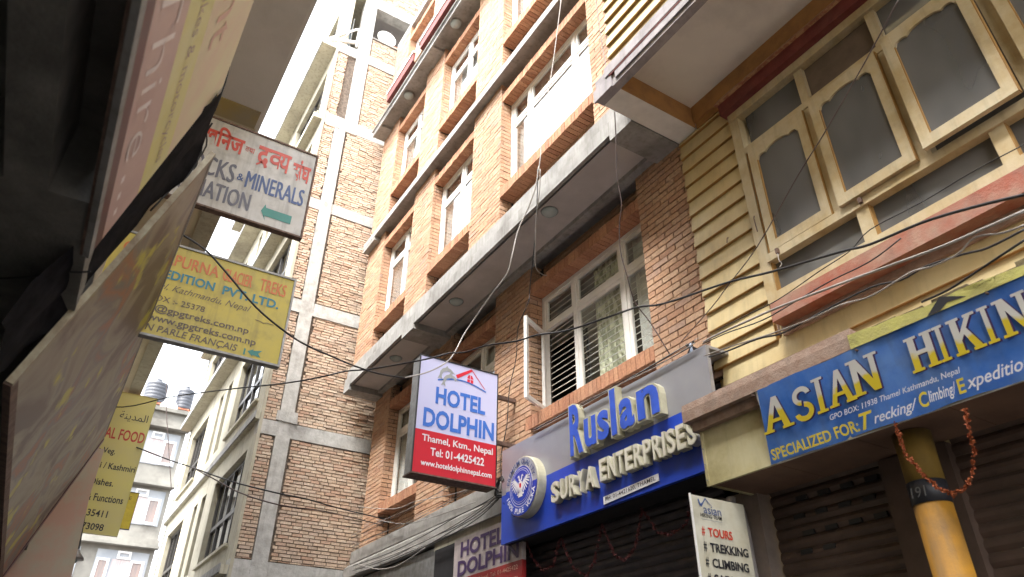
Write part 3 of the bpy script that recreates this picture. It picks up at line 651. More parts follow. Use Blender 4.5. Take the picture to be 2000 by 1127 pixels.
def slab_word(lets, boxes, z0=3.36):
    for ch, (ya, yb_, dz, h) in zip(lets, boxes):
        for m, du, dv, d in ((INKPURP, .009, -.006, .0005), (TWO, 0, 0, .0042)):
            mb = MB()
            for kk, pl in enumerate(slab_letter(ch)):
                mb.add([P.P(*[a_+b_ for a_, b_ in zip(tl(ya+(yb_-ya)*x, z0+dz+h*v), (du, dv))], d+kk*.00012) for x, v in pl], [tuple(range(len(pl)))])
            mb.build('letter' if m is TWO else 'letter_shadow', m, bb)
slab_word('ASIAN', [(3.045, 2.81, 0, .245), (2.80, 2.62, -.005, .235), (2.64, 2.51, .005, .24), (2.51, 2.33, .01, .235), (2.345, 2.14, .02, .24)])
slab_word('HIKING', [(1.95, 1.78, .03, .22), (1.79, 1.70, .03, .22), (1.69, 1.53, .03, .22), (1.53, 1.44, .03, .22), (1.43, 1.27, .03, .22), (1.25, 1.06, .03, .22)])
def PT(body, ya, yb_, z0, z1, m, **k): (u0, v0), (u1, v1) = tl(ya, z0), tl(yb_, z1); return P.text(body, u0, u1, v0, v1, m, bb, **k)
PT('GPO BOX: 11938 Thamel Kathmandu, Nepal', 2.54, 1.70, 3.288, 3.335, INKWHT, shear=.3, bold=.005)
PT('SPECIALIZED FOR:', 3.03, 2.37, 3.172, 3.25, INKYEL, bold=.02)
PT('T', 2.345, 2.26, 3.17, 3.275, INKYEL, shear=.4, bold=.02)
PT('recking/', 2.26, 1.98, 3.165, 3.25, INKWHT, shear=.45, bold=.01)
PT('C', 1.965, 1.915, 3.18, 3.27, INKYEL, shear=.2, bold=.02)
PT('limbing/', 1.91, 1.75, 3.175, 3.265, INKWHT, shear=.45, bold=.01)
PT('E', 1.745, 1.70, 3.185, 3.27, INKYEL, shear=.2, bold=.02)
PT('xpedition', 1.695, 1.36, 3.175, 3.27, INKWHT, shear=.45, bold=.01)
for yy in (3.03, 2.2, 1.4, .5): MB().lathe((3.90, yy, 3.63), 'x', [(.007, 0), (.007, -.02)], 8).build('nail', RUST, bb)

tb_ = thing('torn_banner', (3.9, 1.5, 3.65), 'torn yellow banner strip with a black peak shape hanging above the blue banner', 'banner')
q = Plane((3.892, 2.235, 3.60), U, V)
pts = [(0, .147)]+[(.1*k, .142-.042*.1*k+random.uniform(-.012, .008)) for k in range(1, 28)]+[(2.8, .02), (0, 0.05)]
q.poly(pts, mat('lime_yellow_vinyl', (.50, .48, .12), .5, (.38, .34, .12), 5, bump=.4, dirt=.4, dscale=7), tb_, 'vinyl_sheet', 0, .003)
q.poly([(.50, .045), (.60, .125), (.66, .10), (.74, .06), (.63, .075), (.58, .045)], INKBLK, tb_, 'peak_mark', .005)
q.text('Govt.', .78, .92, .085, .108, INKBRN, tb_, bold=.0)

# ------------------------------------------------------------------ vodka shop sign
rs = thing('shop_sign', (4.2, 5.4, 3.36), 'grey and royal blue shop sign reading Ruslan SURYA ENTERPRISES with raised letters', 'sign')
SX = 4.2; YA, YB = 6.96, 3.66
MB().prism([(YB, 3.92), (YA, 3.89), (YA, 4.425), (YB, 4.40)], 'x', SX, SX+.04).build('grey_panel', SGREY, rs)
MB().prism([(YB, 3.365), (YA, 3.355), (YA, 3.89), (YB, 3.92)], 'x', SX-.001, SX+.04).build('blue_panel', SBLUE, rs)
B(SX+.04, 4.52, YB, YA, 3.362, 3.40).build('underside', DARK, rs); B(SX+.04, 4.5, YA-.03, YA-.002, 3.4, 4.42).build('side_panel', DARK, rs)
B(SX+.04, 4.5, YB, YA-.03, 4.38, 4.405).build('top_panel', SGREY, rs)
P2 = Plane((SX-.002, YA, 3.355), U, V)
def tbx(ya, yb_, z0, z1): return (YA-ya, YA-yb_, z0-3.355, z1-3.355)
rus = [('R', 5.51, 5.30, 3.93, 4.46), ('u', 5.27, 5.09, 3.945, 4.24), ('s', 5.06, 4.89, 3.95, 4.24), ('l', 4.855, 4.78, 3.945, 4.40), ('a', 4.73, 4.53, 3.955, 4.245), ('n', 4.48, 4.20, 3.965, 4.25)]
for ch, ya, yb_, z0, z1 in rus:
    u = tbx(ya, yb_, z0, z1)
    P2.text(ch, u[0]-.018, u[1]+.018, u[2]-.018, u[3]+.018, SCRM, rs, 'raised_letter', 0, .06, 0, .075)
    P2.text(ch, u[0], u[1], u[2], u[3], LBLUE, rs, 'letter_face', .078, .03, 0, .004)
sx = [5.885, 5.725, 5.575, 5.435, 5.31, 5.15]
for i, ch in enumerate('SURYA'):
    u = tbx(sx[i], sx[i+1]+.02, 3.55, 3.765); P2.text(ch, *u, SCRM, rs, 'raised_letter', 0, .05, 0, .066); P2.text(ch, u[0]+.006, u[1]-.006, u[2]+.006, u[3]-.006, SCRF, rs, 'letter_face', .068, .015, 0, .002)
n = len('ENTERPRISES'); wds = [1, 1.1, 1, 1, 1.05, 1, 1.05, .42, 1, 1, 1]; tot = sum(wds); yy = 5.09
for ch, wd in zip('ENTERPRISES', wds):
    st = 1.27*wd/tot; u = tbx(yy, yy-st+.014, 3.57, 3.785); yy -= st
    P2.text(ch, *u, SCRM, rs, 'raised_letter', 0, .05, 0, .066); P2.text(ch, u[0]+.005, u[1]-.005, u[2]+.006, u[3]-.006, SCRF, rs, 'letter_face', .068, .012, 0, .002)
ph = P2.poly([(YA-5.125, .028), (YA-4.375, .060), (YA-4.375, .122), (YA-5.125, .098)], INKWHT, rs, 'phone_plate', .002, .008)
P2.text('PH: 01-4421620, THAMEL', YA-5.09, YA-4.41, .047, .087, INKBLK, rs, d=.013, bold=.005, dv=.022)
# round badge
bc = (4.2, 6.375, 3.85); br = .322
bd = MB().lathe(bc, 'x', [(br, .0), (br, -.1), (br-.008, -.108)], 48).build('badge', SCRM, rs)
PB = Plane((4.09, 6.375, 3.85), U, V)
def disc(r, m, name, d, a0=0, a1=360, n=48):
    pts = [(r*math.cos(R(a0+(a1-a0)*k/n)), r*math.sin(R(a0+(a1-a0)*k/n))) for k in range(n+(a1-a0 < 360))]
    return PB.poly(pts, m, bd, name, d)
disc(br-.012, mat('badge_silver', (.46, .47, .52), .35), 'badge_face', .002)
disc(br-.012, SBLUE, 'badge_lower', .003, 180, 360)
disc(.222, INKWHT, 'ring', .004); disc(.215, SBLUE, 'centre_disc', .005); disc(.195, INKWHT, 'ring', .006); disc(.189, SBLUE, 'centre_disc', .007); disc(.172, INKWHT, 'ring', .008); disc(.168, SBLUE, 'centre_disc', .009)
def curved(body, r, a0, a1, m, h, flip=False):
    n = len(body)
    for i, ch in enumerate(body):
        if ch == ' ': continue
        a = R(a0+(a1-a0)*i/(n-1)); v, f = text_mesh(ch, .02); mn, mx = v.min(0), v.max(0); s = h/.72
        cx = (mn[0]+mx[0])/2; rot = a-math.pi/2 if not flip else a+math.pi/2
        q = [((x-cx)*s, (y-.36)*s) for x, y, _ in v]
        MB().add([PB.P(r*math.cos(a)+x*math.cos(rot)-y*math.sin(rot), r*math.sin(a)+x*math.sin(rot)+y*math.cos(rot), .011) for x, y in q], f).build('lettering', m, bd)
curved('PREMIUM QUALITY', .265, 162, 18, INKBLUE, .055); curved('100% PURE VODKA', .265, 200, 340, INKWHT, .055, True)
def emblem():
    mb = MB()
    for sgn in (1, -1):
        for k in range(8):      # wing feathers
            t = k/7; bx, by = .028+.075*t, .0+.075*t; a = R(-88+k*13); L = .075+.03*math.sin(t*3)
            ex, ey = bx+L*math.cos(a), by+L*math.sin(a); nx, ny = -math.sin(a)*.006, math.cos(a)*.006
            mb.add([PB.P(sgn*x, y, .012+.0001*k) for x, y in ((bx+nx*.5, by+.03), (bx-nx, by-ny), (ex-nx, ey-ny), (ex+nx, ey+ny), (bx+nx*2, by+ny+.01))], [(0, 1, 2, 3, 4)])
        mb.add([PB.P(*p, .012) for p in ((0, .04), (sgn*.03, .06), (sgn*.038, .10), (sgn*.062, .095), (sgn*.045, .118), (sgn*.022, .115), (sgn*.012, .08), (0, .06))], [tuple(range(8))])
        mb.add([PB.P(*p, .012) for p in ((sgn*.015, -.03), (sgn*.05, -.085), (sgn*.062, -.075), (sgn*.07, -.09), (sgn*.045, -.1), (sgn*.02, -.06))], [tuple(range(6))])
    mb.add([PB.P(*p, .0125) for p in ((-.035, .045), (.035, .045), (.03, -.03), (0, -.06), (-.03, -.03))], [tuple(range(5))])
    for k in (-2, -1, 0, 1, 2): mb.add([PB.P(k*.008-.006, -.05, .012), PB.P(k*.008+.006, -.05, .012), PB.P(k*.018+.008, -.118, .012), PB.P(k*.018-.008, -.118, .012)], [(0, 1, 2, 3)])
    mb.build('eagle_emblem', INKWHT, bd)
    PB.poly([(-.018, .028), (.018, .028), (.017, -.008), (0, -.028), (-.017, -.008)], INKRH, bd, 'shield', .0135)
emblem()

# ------------------------------------------------------------------ hotel lightbox sign (perpendicular to the street)
hx = thing('lightbox_sign', (3.6, 7.15, 4.0), 'lilac and red lightbox sign reading HOTEL DOLPHIN projecting over the street', 'sign')
X0, X1, Z0, Z1 = 3.10, 4.165, 4.02, 5.44
B(X0, X1, 7.06, 7.26, Z0, Z1).build('sign_case', METAL, hx)
B(X0-.012, X1+.012, 7.046, 7.064, Z1-.002, Z1+.014).build('frame_edge', BLK, hx); B(X0-.012, X1+.012, 7.046, 7.27, Z0-.016, Z0+.001).build('frame_edge', RUST, hx)
B(X0-.012, X0, 7.046, 7.064, Z0, Z1).build('frame_edge', BLK, hx); B(X1, X1+.012, 7.046, 7.064, Z0, Z1).build('frame_edge', BLK, hx)
B(X0, X1, 7.052, 7.059, 4.52, Z1).build('upper_face', LILAC, hx); B(X0, X1, 7.052, 7.059, Z0, 4.52).build('lower_face', REDF, hx)
MB().bar((X1, 7.16, 5.2), (4.5, 7.16, 5.2), .05).bar((X1, 7.16, 4.6), (4.5, 7.16, 4.6), .05).build('bracket', RUST, hx)
PH = Plane((0, 7.051, 0), (1, 0, 0), (0, 0, 1))
def HT(b, x0, x1, z0, z1, m, **k): return PH.text(b, x0, x1, z0, z1, m, hx, **k)
HT('HOTEL', 3.325, 4.0, 4.865, 5.085, INKDB, bold=.035); HT('DOLPHIN', 3.185, 4.13, 4.56, 4.795, INKDB, bold=.035)
HT('Thamel, Ktm., Nepal', 3.19, 4.12, 4.365, 4.47, INKWHT, bold=.02); HT('Tel: 01-4425422', 3.305, 4.005, 4.235, 4.33, INKWHT, bold=.02); HT('www.hoteldolphinnepal.com', 3.195, 4.11, 4.09, 4.175, INKWHT, bold=.02)
PH.poly([(3.575, 5.295), (3.79, 5.425), (3.80, 5.395), (3.60, 5.255)], INKRH, hx, 'roof_mark', .002)
PH.poly([(3.79, 5.428), (3.80, 5.40), (3.985, 5.195), (3.99, 5.203)], INKRH, hx, 'roof_mark', .0022)
PH.poly([(3.735, 5.245), (3.82, 5.235), (3.82, 5.30), (3.80, 5.335), (3.777, 5.345), (3.75, 5.335), (3.735, 5.305)], INKRH, hx, 'window_mark', .002)
PH.line([(3.777, 5.235), (3.777, 5.348)], .008, LILAC, hx, 'window_mark', .003); PH.line([(3.733, 5.285), (3.822, 5.285)], .008, LILAC, hx, 'window_mark', .003)
PH.line([(3.34+.66*k/12, 5.165+.075*math.sin(math.pi*k/12*.95+.1)) for k in range(13)], .018, INKDB, hx, 'wave_mark', .0025)
def dolphin(cx, cz, s, fl=1):
    pts = [(-.5, -.25), (-.62, -.5), (-.45, -.42), (-.3, -.52), (-.35, -.25), (-.25, .0), (0, .15), (.25, .12), (.38, -.02), (.42, .02), (.5, .05), (.62, .0), (.45, .16), (.3, .3), (.1, .36), (.0, .5), (-.08, .36), (-.3, .25), (-.45, .05)]
    PH.poly([(cx+fl*x*s, cz+y*s) for x, y in pts], INKGREY, hx, 'dolphin_mark', .003)
dolphin(3.45, 5.29, .19); dolphin(3.50, 5.21, .19)

# small wall sign of the same hotel
hs2 = thing('hotel_wall_sign', (4.3, 7.4, 3.0), 'small pale and red HOTEL DOLPHIN board on the wall below the lightbox', 'sign')
MB().prism([(6.70, 3.18), (8.28, 3.18), (8.28, 3.66), (6.70, 3.66)], 'x', 4.31, 4.36).build('upper_panel', PINKF, hs2)
MB().prism([(6.70, 2.55), (8.28, 2.55), (8.28, 3.18), (6.70, 3.18)], 'x', 4.309, 4.36).build('lower_panel', mat('faded_red_panel', (.36, .02, .02), .5), hs2)
P4 = Plane((4.307, 8.28, 2.55), U, V)
P4.text('HOTEL', .18, 1.20, .87, 1.06, INKPURP, hs2, bold=.035); P4.text('DOLPHIN', .12, 1.52, .655, .84, INKPURP, hs2, bold=.035)
P4.text('Thamel, Ktm., Nepal. Tel: 01-4425422', .12, 1.5, .53, .59, INKPINK, hs2, bold=.0); P4.text('www.hoteldolphinnepal.com', .3, 1.5, .42, .49, INKPINK, hs2, bold=0)

# asian hiking team board (perpendicular)
ab = thing('tour_board', (3.9, 3.5, 2.0), 'cream board listing TOURS, TREKKING and CLIMBING beside the drain pipe', 'sign')
MB().prism([(3.635, 1.9), (4.16, 1.9), (4.155, 3.01), (3.632, 3.005)], 'y', 3.50, 3.515).build('board', mat('dirty_cream_board', (.56, .54, .44), .45, (.45, .41, .30), 3.5, dirt=.3, dscale=5), ab)
MB().tube([(3.625, 3.498, 3.01), (3.627, 3.495, 1.9)], .009, 6, False).build('folded_edge', WHITE, ab)
P5 = Plane((0, 3.497, 0), (1, 0, 0), (0, 0, 1))
P5.text('asian', 3.735, 3.905, 2.89, 2.945, INKBLUE, ab, bold=.0); P5.text('HIKING TEAM', 3.70, 3.905, 2.862, 2.888, INKBLK, ab, bold=.01); P5.line([(3.70, 2.848), (3.905, 2.848)], .004, INKGREY, ab, 'underline')
P5.poly([(3.69, 2.98), (3.70, 2.985), (3.715, 2.95), (3.735, 2.965), (3.765, 3.0), (3.80, 2.965), (3.83, 2.945), (3.80, 2.958), (3.765, 2.987), (3.74, 2.955), (3.72, 2.93), (3.70, 2.945)], INKBLUE, ab, 'mountain_mark', .003)
for k, (b, xe, m) in enumerate((('TOURS', 3.985, INKRED), ('TREKKING', 4.118, INKBLK), ('CLIMBING', 4.10, INKBLK), ('SAFARI', 4.02, INKBLK))):
    z = 2.737-.1*k; P5.text('#', 3.692, 3.722, z-.002, z+.062, m, ab, bold=.01); P5.text(b, 3.752, xe, z, z+.06, m, ab, bold=.03)

# ------------------------------------------------------------------ unfinished building
ub = thing('unfinished_building', (2.5, 12.45, 0), 'tall unfinished building with rough brick side, bare concrete frame and cream street front', 'building')
UY, UX = 12.45, 2.47
BE = [(3.55, 3.95), (6.03, 6.32), (8.57, 8.88), (11.13, 11.42), (13.62, 13.98), (16.1, 16.45)]
fr = MB(); fr.box(2.80, 3.055, UY-.014, UY+.3, 0, 13.6, j=.006); fr.box(3.0, 3.31, UY-.016, UY+.3, 13.6, 20.6, j=.006)
for a, b in BE: fr.box(UX-.0, 7.5, UY-.008, UY+.3, a+.01, b-.01, j=.006)
fr.box(3.32, 7.5, UY-.02, UY+.3, 18.35, 18.75)
fr.box(2.74, 3.12, UY-.045, UY+.2, 6.32, 6.52, j=.015)
fr.build('concrete_frame', mat('pale_raw_concrete', (.52, .51, .48), .9, (.36, .35, .32), 6, bump=.6, bscale=25, dirt=.4, dscale=2, streak=.2), ub)
ubk = Bricks(); mb = MB()
lev = [(0, 3.55)]+[(BE[i][1], BE[i+1][0]) for i in range(5)]+[(16.45, 17.1)]
for a, b in lev:
    ubk.wall('y', UY, -1, UX+.06, 2.78, a, b, .195, .0585, .013, .09, .004, rough=1) if b < 17 and a < 16 else None
    ubk.wall('y', UY, -1, 3.10 if b < 14 else 3.34, 7.4, a, b, .195, .0585, .013, .09, .004, rough=1)
ubk.wall('y', UY, -1, 3.34, 7.4, 18.75, 20.1, .195, .0585, .013, .09, .004, rough=1)
mb.box(UX+.05, 7.4, UY+.03, UY+.25, 0, 16.1); mb.box(3.34, 7.4, UY+.03, UY+.25, 16.4, 17.1); mb.box(3.34, 7.4, UY+.03, UY+.25, 18.7, 20.1); mb.build('brick_backing', MORT2, ub)
ubk.finish(ub, UB, hide=lambda c: c[0] > 4.45-.04*max(0, c[4]-4) or c[4] < 3.6)
MB().box(3.33, 7.4, UY-.03, UY+.25, 17.1, 17.14).build('parapet_cap', CONC, ub)
# dark deck behind the opening
B(3.4, 7.4, UY+1.6, UY+1.7, 16.4, 20).build('inner_wall', SOFF, ub); B(2.9, 7.5, UY+.2, 21.7, 20.1, 20.25).build('roof_slab', CONC, ub); B(3.33, 7.4, UY+.2, UY+1.7, 18.55, 18.7).build('opening_soffit', SOFF, ub)
MB().tube([(3.9, UY+.1, 17.3), (6.5, UY+.1, 17.3)], .03, 6, False).build('red_pipe', SALM, ub)
# street front
fw_ = MB(); FZ = [3.7, 6.3, 8.95, 11.3, 13.8, 16.2]
WINS = [(12.95, 15.45, .5, .85), (16.25, 16.7, .5, .6), (17.15, 17.55, .5, .6), (18.75, 20.9, .5, .85)]
for lv in range(-1, 6):
    z0 = 0 if lv < 0 else FZ[lv]; z1 = FZ[lv+1] if lv < 5 else 18.6
    if lv < 0:
        fw_.box(UX, UX+.25, UY+.06, 21.75, 0, FZ[0]); continue
    zs, zh = z0+.55, z1-.42
    fw_.box(UX, UX+.25, UY+.06, 21.75, z0, zs); fw_.box(UX, UX+.25, UY+.06, 21.75, zh, z1)
    yy = UY+.06
    for a, b, _, _ in WINS: fw_.box(UX, UX+.25, yy, a, zs, zh); yy = b
    fw_.box(UX, UX+.25, yy, 21.75, zs, zh)
    for k, (a, b, _, _) in enumerate(WINS):
        big = b-a > 1; f = MB(); x = UX+.10; fr_ = .07 if big else .05
        f.box(x, x+.06, a, a+fr_, zs, zh).box(x, x+.06, b-fr_, b, zs, zh).box(x+.001, x+.059, a+fr_, b-fr_, zs, zs+fr_).box(x+.001, x+.059, a+fr_, b-fr_, zh-fr_, zh)
        if big:
            zt = zs+(zh-zs)*.42
            f.box(x-.01, x+.05, a+fr_, b-fr_, zt-.04, zt+.04)
            for q in range(1, 4): yq = a+(b-a)*q/4; f.box(x-.005, x+.055, yq-.025, yq+.025, zs+fr_, zh-fr_)
        wn = f.build('window', DARKF, ub); B(x+.028, x+.034, a+fr_, b-fr_, zs+fr_, zh-fr_).build('pane', GLASSB, wn)
        B(x+.3, x+.32, a, b, zs, zh).build('curtain', CURT if (k+lv) % 2 else DARK, wn)
        if big: B(UX-.06, UX+.1, a-.05, b+.05, zs-.05, zs).build('window_sill', CREAM, ub)
fw_.build('front_wall', CREAM, ub)
for z, x, yl in ((6.3, 2.40, 12.47), (8.98, 2.2, 15.6), (11.3, 2.22, 12.47), (13.82, 2.05, 14.3), (16.2, 2.11, 12.47), (3.7, 2.35, 12.47)):
    B(x, UX-.001, yl, 21.75, z, z+.14).build('front_ledge', CREAM, ub); B(x-.02, x-.001, yl, 21.75, z+.02, z+.16).build('ledge_edge', SLAB, ub)
B(2.27, UX-.001, 12.47, 14.2, 13.72, 13.86).build('front_ledge', CREAM, ub)
B(2.58, 3.3, 12.5, 21.75, 18.6, 18.75).build('roof_edge', CREAM, ub)
B(2.472, 2.525, 12.43, 12.51, 0, 16.1).build('corner_trim', CREAM, ub)
B(7.3, 7.5, UY, 21.7, 0, 20).build('rear_wall', GREYP, ub); B(UX, 7.5, 21.55, 21.75, 0, 18).build('end_wall', GREYP, ub)

# bracket frame and dish on the unfinished building
br_ = thing('steel_bracket', (2.4, 12.6, 16.4), 'white steel bracket frame standing on the corner of the unfinished roof ledge', 'bracket')
MB().bar((2.25, 12.5, 16.42), (2.95, 12.5, 16.75), .07).bar((2.25, 12.5, 16.45), (2.9, 12.5, 17.25), .045).bar((2.95, 12.5, 16.6), (2.95, 12.5, 17.3), .05).bar((2.55, 12.5, 16.56), (2.75, 12.5, 17.1), .03).build('frame', WHITE, br_)
def dish(x, y, z, r, label, ax='y'):
    t = thing('satellite_dish', (x, y, z), label, 'satellite dish')
    MB().lathe((x, y, z+.3), ax, [(r, -.12), (r*.8, -.03), (r*.45, .04), (.02, .07), (.02, .085), (r*.45, .055), (r*.8, -.012), (r+.005, -.11)], 24).build('reflector', WHITE, t, smooth=True)
    MB().bar((x, y+.05, z), (x, y+.08, z+.3), .04).build('mount', METAL, t)
    MB().bar((x, y+.05, z+.1), (x+.05, y-.35, z+.35), .02).build('feed_arm', METAL, t)
dish(3.72, 12.62, 17.14, .26, 'white dish behind the parapet opening of the unfinished building')

# ------------------------------------------------------------------ far building at the end of the street
F = 1.25
def fx(x): return x*F
def fz(z): return 1.6+(z-1.6)*F
FY = 37.5
fb = thing('far_building', (fx(1.5), FY, 0), 'grey weathered block closing the street, with white plastic windows', 'building')
mb = MB()
mb.box(-12, fx(3.25)-.3, FY, FY+.3, 0, fz(12.3)); mb.box(fx(3.25)-.3, fx(3.25), FY, FY+10, 0, fz(12.3)); mb.box(-12, fx(3.25), FY+.001, FY+10, fz(12.3), fz(12.45)); FARP = mat('far_plaster', (.26, .25, .22), .9, (.17, .165, .145), .8, bump=.3, dirt=.6, dscale=.6); mb.build('wall', FARP, fb)
for z in (11.68, 9.43, 7.2, 4.95): B(-12, fx(3.33), FY-.45, FY, fz(z), fz(z)+.12).build('ledge', FARP, fb); B(-12, fx(3.30), FY-.25, FY, fz(z)+.12, fz(z)+.42).build('ledge_band', FARP, fb)
B(-12, fx(3.30), FY-.2, FY-.001, fz(12.40), fz(12.55)).build('coping', FARP, fb)
for z0 in (9.0, 6.75, 4.5):
    for sx_ in (1.44, -.8):
        top, bot = z0+2.25, z0+1.30
        # opening glass
        a, b = sx_, sx_+1.62
        wn = B(fx(a)-.05, fx(b)+.05, FY-.04, FY-.03, fz(bot)-.04, fz(top+.30)).build('window', mat('far_glass', (.30, .33, .36), .15, (.42, .44, .46), .8), fb)
        for c0, c1 in ((sx_, sx_+.42), (sx_+1.10, sx_+1.56)):
            X_0, X_1, Z_0, Z_1 = fx(c0), fx(c1), fz(bot), fz(top); t = .095
            MB().box(X_0, X_0+t, FY-.1, FY-.045, Z_0, Z_1).box(X_1-t, X_1, FY-.1, FY-.045, Z_0, Z_1).box(X_0+t, X_1-t, FY-.099, FY-.046, Z_0, Z_0+t).box(X_0+t, X_1-t, FY-.099, FY-.046, Z_1-t, Z_1).build('sash', PVC, wn)
            B(X_0+t, X_1-t, FY-.06, FY-.05, Z_0+t, Z_1-t).build('pane', mat('far_pane', (.20, .19, .19), .2, (.33, .25, .22), 3, stretch=(8, 1, .3)), wn)
        X_0, X_1, Z_0, Z_1 = fx(sx_+.62), fx(sx_+1.07), fz(top+.02), fz(top+.29); t = .085
        MB().box(X_0, X_0+t, FY-.1, FY-.045, Z_0, Z_1).box(X_1-t, X_1, FY-.1, FY-.045, Z_0, Z_1).box(X_0+t, X_1-t, FY-.099, FY-.046, Z_0, Z_0+t).box(X_0+t, X_1-t, FY-.099, FY-.046, Z_1-t, Z_1).build('vent_sash', PVC, wn)
        B(fx(sx_+.5), fx(sx_+1.08), FY-.05, FY-.042, fz(bot), fz(top)).build('curtain', mat('far_curtain', (.50, .45, .44), .9, (.36, .30, .30), 6, stretch=(9, 1, .2)), wn)
def tank(x, y, z, r, h, label):
    t = thing('water_tank', (x, y, z), label, 'water tank', 'black water tanks on the far roof')
    pr = [(r, 0)]
    for k in range(6): pr += [(r, h*(k+.1)/6), (r*1.03, h*(k+.3)/6), (r*1.03, h*(k+.7)/6), (r, h*(k+.9)/6)]
    MB().lathe((x, y, z+.5), 'z', pr+[(r, h), (r*.6, h*1.1), (r*.3, h*1.14)], 24).build('barrel', TANK, t, smooth=True)
    MB().lathe((x, y, z+.5+h*1.14), 'z', [(r*.28, 0), (r*.28, .12)], 16).build('lid', TANK, t)
    s = MB()
    for dx in (-r, r):
        for dy in (-r, r): s.bar((x+dx*.8, y+dy*.8, z), (x+dx*.8, y+dy*.8, z+.5), .07)
    s.bar((x-r, y-r*.8, z+.46), (x+r, y-r*.8, z+.46), .07).bar((x-r, y+r*.8, z+.46), (x+r, y+r*.8, z+.46), .07).build('stand', SALM, t)
tz = fz(12.5)
tank(fx(1.80), FY+1.0, tz, .52, 1.1, 'larger ribbed black water tank on the left of the far roof')
tank(fx(2.95), FY+1.0, tz, .40, 1.05, 'narrower ribbed black water tank beside the red frame on the far roof')
dish(fx(2.40), FY+.6, tz, .42, 'white dish between the two water tanks on the far roof')
sw_ = thing('salmon_building', (4, 30, 0), 'narrow strip of a salmon painted house between the grey block and the cream front', 'building')
B(3.0, 6, 24.5, 25, 0, 9.9).build('wall', SALM, sw_); B(2.95, 6, 24.4, 25, 9.9, 10.05).build('coping', GREYP, sw_)

# ------------------------------------------------------------------ left building
lb = thing('left_building', (-.4, 6, 0), 'building on the left with a long pale overhanging slab above the shop signs', 'building')
MB().box(-.6, -.4, -4, 15.9, 3.7, 12.5).build('wall', CREAM, lb); B(-6, -.4, -4, 15.9, 12.5, 12.7).build('roof_slab', CONC, lb); B(-6, -5.8, -4, 15.9, 0, 12.5).build('rear_wall', GREYP, lb)
B(-6, -.4, 15.7, 15.9, 0, 12.5).build('end_wall', CREAM, lb); B(-6, -.4, -4, -3.8, 0, 12.5).build('end_wall', CREAM, lb)
SO2 = mat('overhang_plaster', (.72, .69, .65), .9, (.66, .63, .59), 1.5, bump=.2, dirt=.25, dscale=.7)
B(-.4, .62, 2.5, 6.75, 7.6, 7.75).build('overhang_slab', SO2, lb)
B(-.4, .62, 6.752, 16.0, 7.6, 7.75).build('overhang_slab', mat('yellowed_overhang_plaster', (.64, .57, .42), .9, (.56, .49, .36), 1.5, bump=.2, dirt=.25, dscale=.7), lb)
B(.42, .66, 7.2, 16.0, 7.57, 7.602).build('overhang_rim', CREAM, lb); B(.62, .66, 2.5, 16.0, 7.602, 7.85).build('overhang_edge', WHITE, lb)
MB().box(-.4, .60, 6.45, 6.75, 7.585, 7.601).build('stained_band', mat('mustard_stain', (.42, .32, .12), .9, (.35, .30, .2), 3), lb)
MB().bar((.64, 10, 7.9), (.60, 16.2, 7.75), .05).build('gutter', WHITE, lb)
B(.30, .98, 15.75, 16.1, 7.22, 7.50).build('bracket_beam', ORNG, lb)
# ground floor recess with sooty ceiling
cl = MB(); cl.box(-4, -.23, 2.62, 15.7, 3.28, 3.7); cl.box(-.53, -.39, -4, 2.62, 3.28, 3.62); cl.box(-4, -.23, -4, 2.62, 3.62, 3.7); cl.build('shop_ceiling', CEIL, lb)
B(-4, -3.9, -4, 15.7, 0, 3.3).build('shop_rear_wall', CEIL, lb); B(-.66, -.6, 3.7, 12.5, 0, 3.28).build('recess_shade_sheet', DARK, lb)  # near-black sheet added across the recess, its colour standing for the shade inside
B(-.6, -.3, 12.5, 15.7, 0, 2.95).build('shop_pier', CEIL, lb)
MB().tube([(-.56, 3.42, 3.27), (-.42, 3.30, 3.265), (-.33, 3.2, 3.268), (-.25, 3.15, 3.265), (-.20, 3.12, 3.27)], .0045, 5).build('wire', BLK, lb)

tp = thing('tarpaulin', (-.2, 3.45, 2.9), 'black plastic sheet hanging in the gap between the two leaning signboards', 'tarpaulin')
mb = MB(); N = 10
for k in range(N+1):
    t = k/N; x = -.37+.47*t; z = 2.88+1.54*t; wv = .012*math.sin(k*1.9)
    for yk in range(5): mb.v.append((x-.03+wv*(1 if yk % 2 else -1), 2.96+.155*yk, z+.05*math.sin(yk*2.+k))); mb.t.append(0)
for k in range(N):
    for q_ in range(4): mb.f.append((k*5+q_, k*5+q_+1, k*5+q_+6, k*5+q_+5))
mb.build('sheet', mat('black_plastic', (.006, .006, .008), .95, (.02, .02, .024), 9, spec=.1), tp, smooth=True)
# board 1 (leaning out), board 2, hanging pink banner
def board(name, loc, label, near, far, bot, top, cat='signboard'):
    t = thing(name, loc, label, cat); D = Vector((top[0]-bot[0], 0, top[1]-bot[1])); Lh = D.length
    return t, Plane((bot[0], near, bot[1]), (0, 1, 0), D), far-near, Lh
b1, Q, BW, BH = board('leaning_signboard', (-.23, 1.5, 3.3), 'leaning mauve and yellow painted signboard with white script, nearest the camera on the left', -.6, 3.0, (-.233, 3.3), (.046, 4.468))
Q.N = -Q.N if Q.N.x < 0 else Q.N
def band(v0, v1, m, name, d=0, t=.02, u1=None): return Q.poly([(0, v0), (u1 or BW, v0), (u1 or BW, v1), (0, v1)], m, b1, name, d, t)
band(-.035, 0, SLAB, 'bottom_frame', 0, .025); band(0, .075, BRDR, 'maroon_band'); band(.075, .36, BRDM, 'mauve_band'); band(.36, .62, BRDY, 'yellow_band'); band(.62, BH, BRDW, 'cream_panel')
Q.poly([(0, -.035), (BW, -.035), (BW, BH), (0, BH)], RUST, b1, 'back_sheet', -.012, .01)
Q.text('Thire', 2.22, 3.12, .12, .29, INKMW, b1, d=.022, bold=-.012, shear=.25)
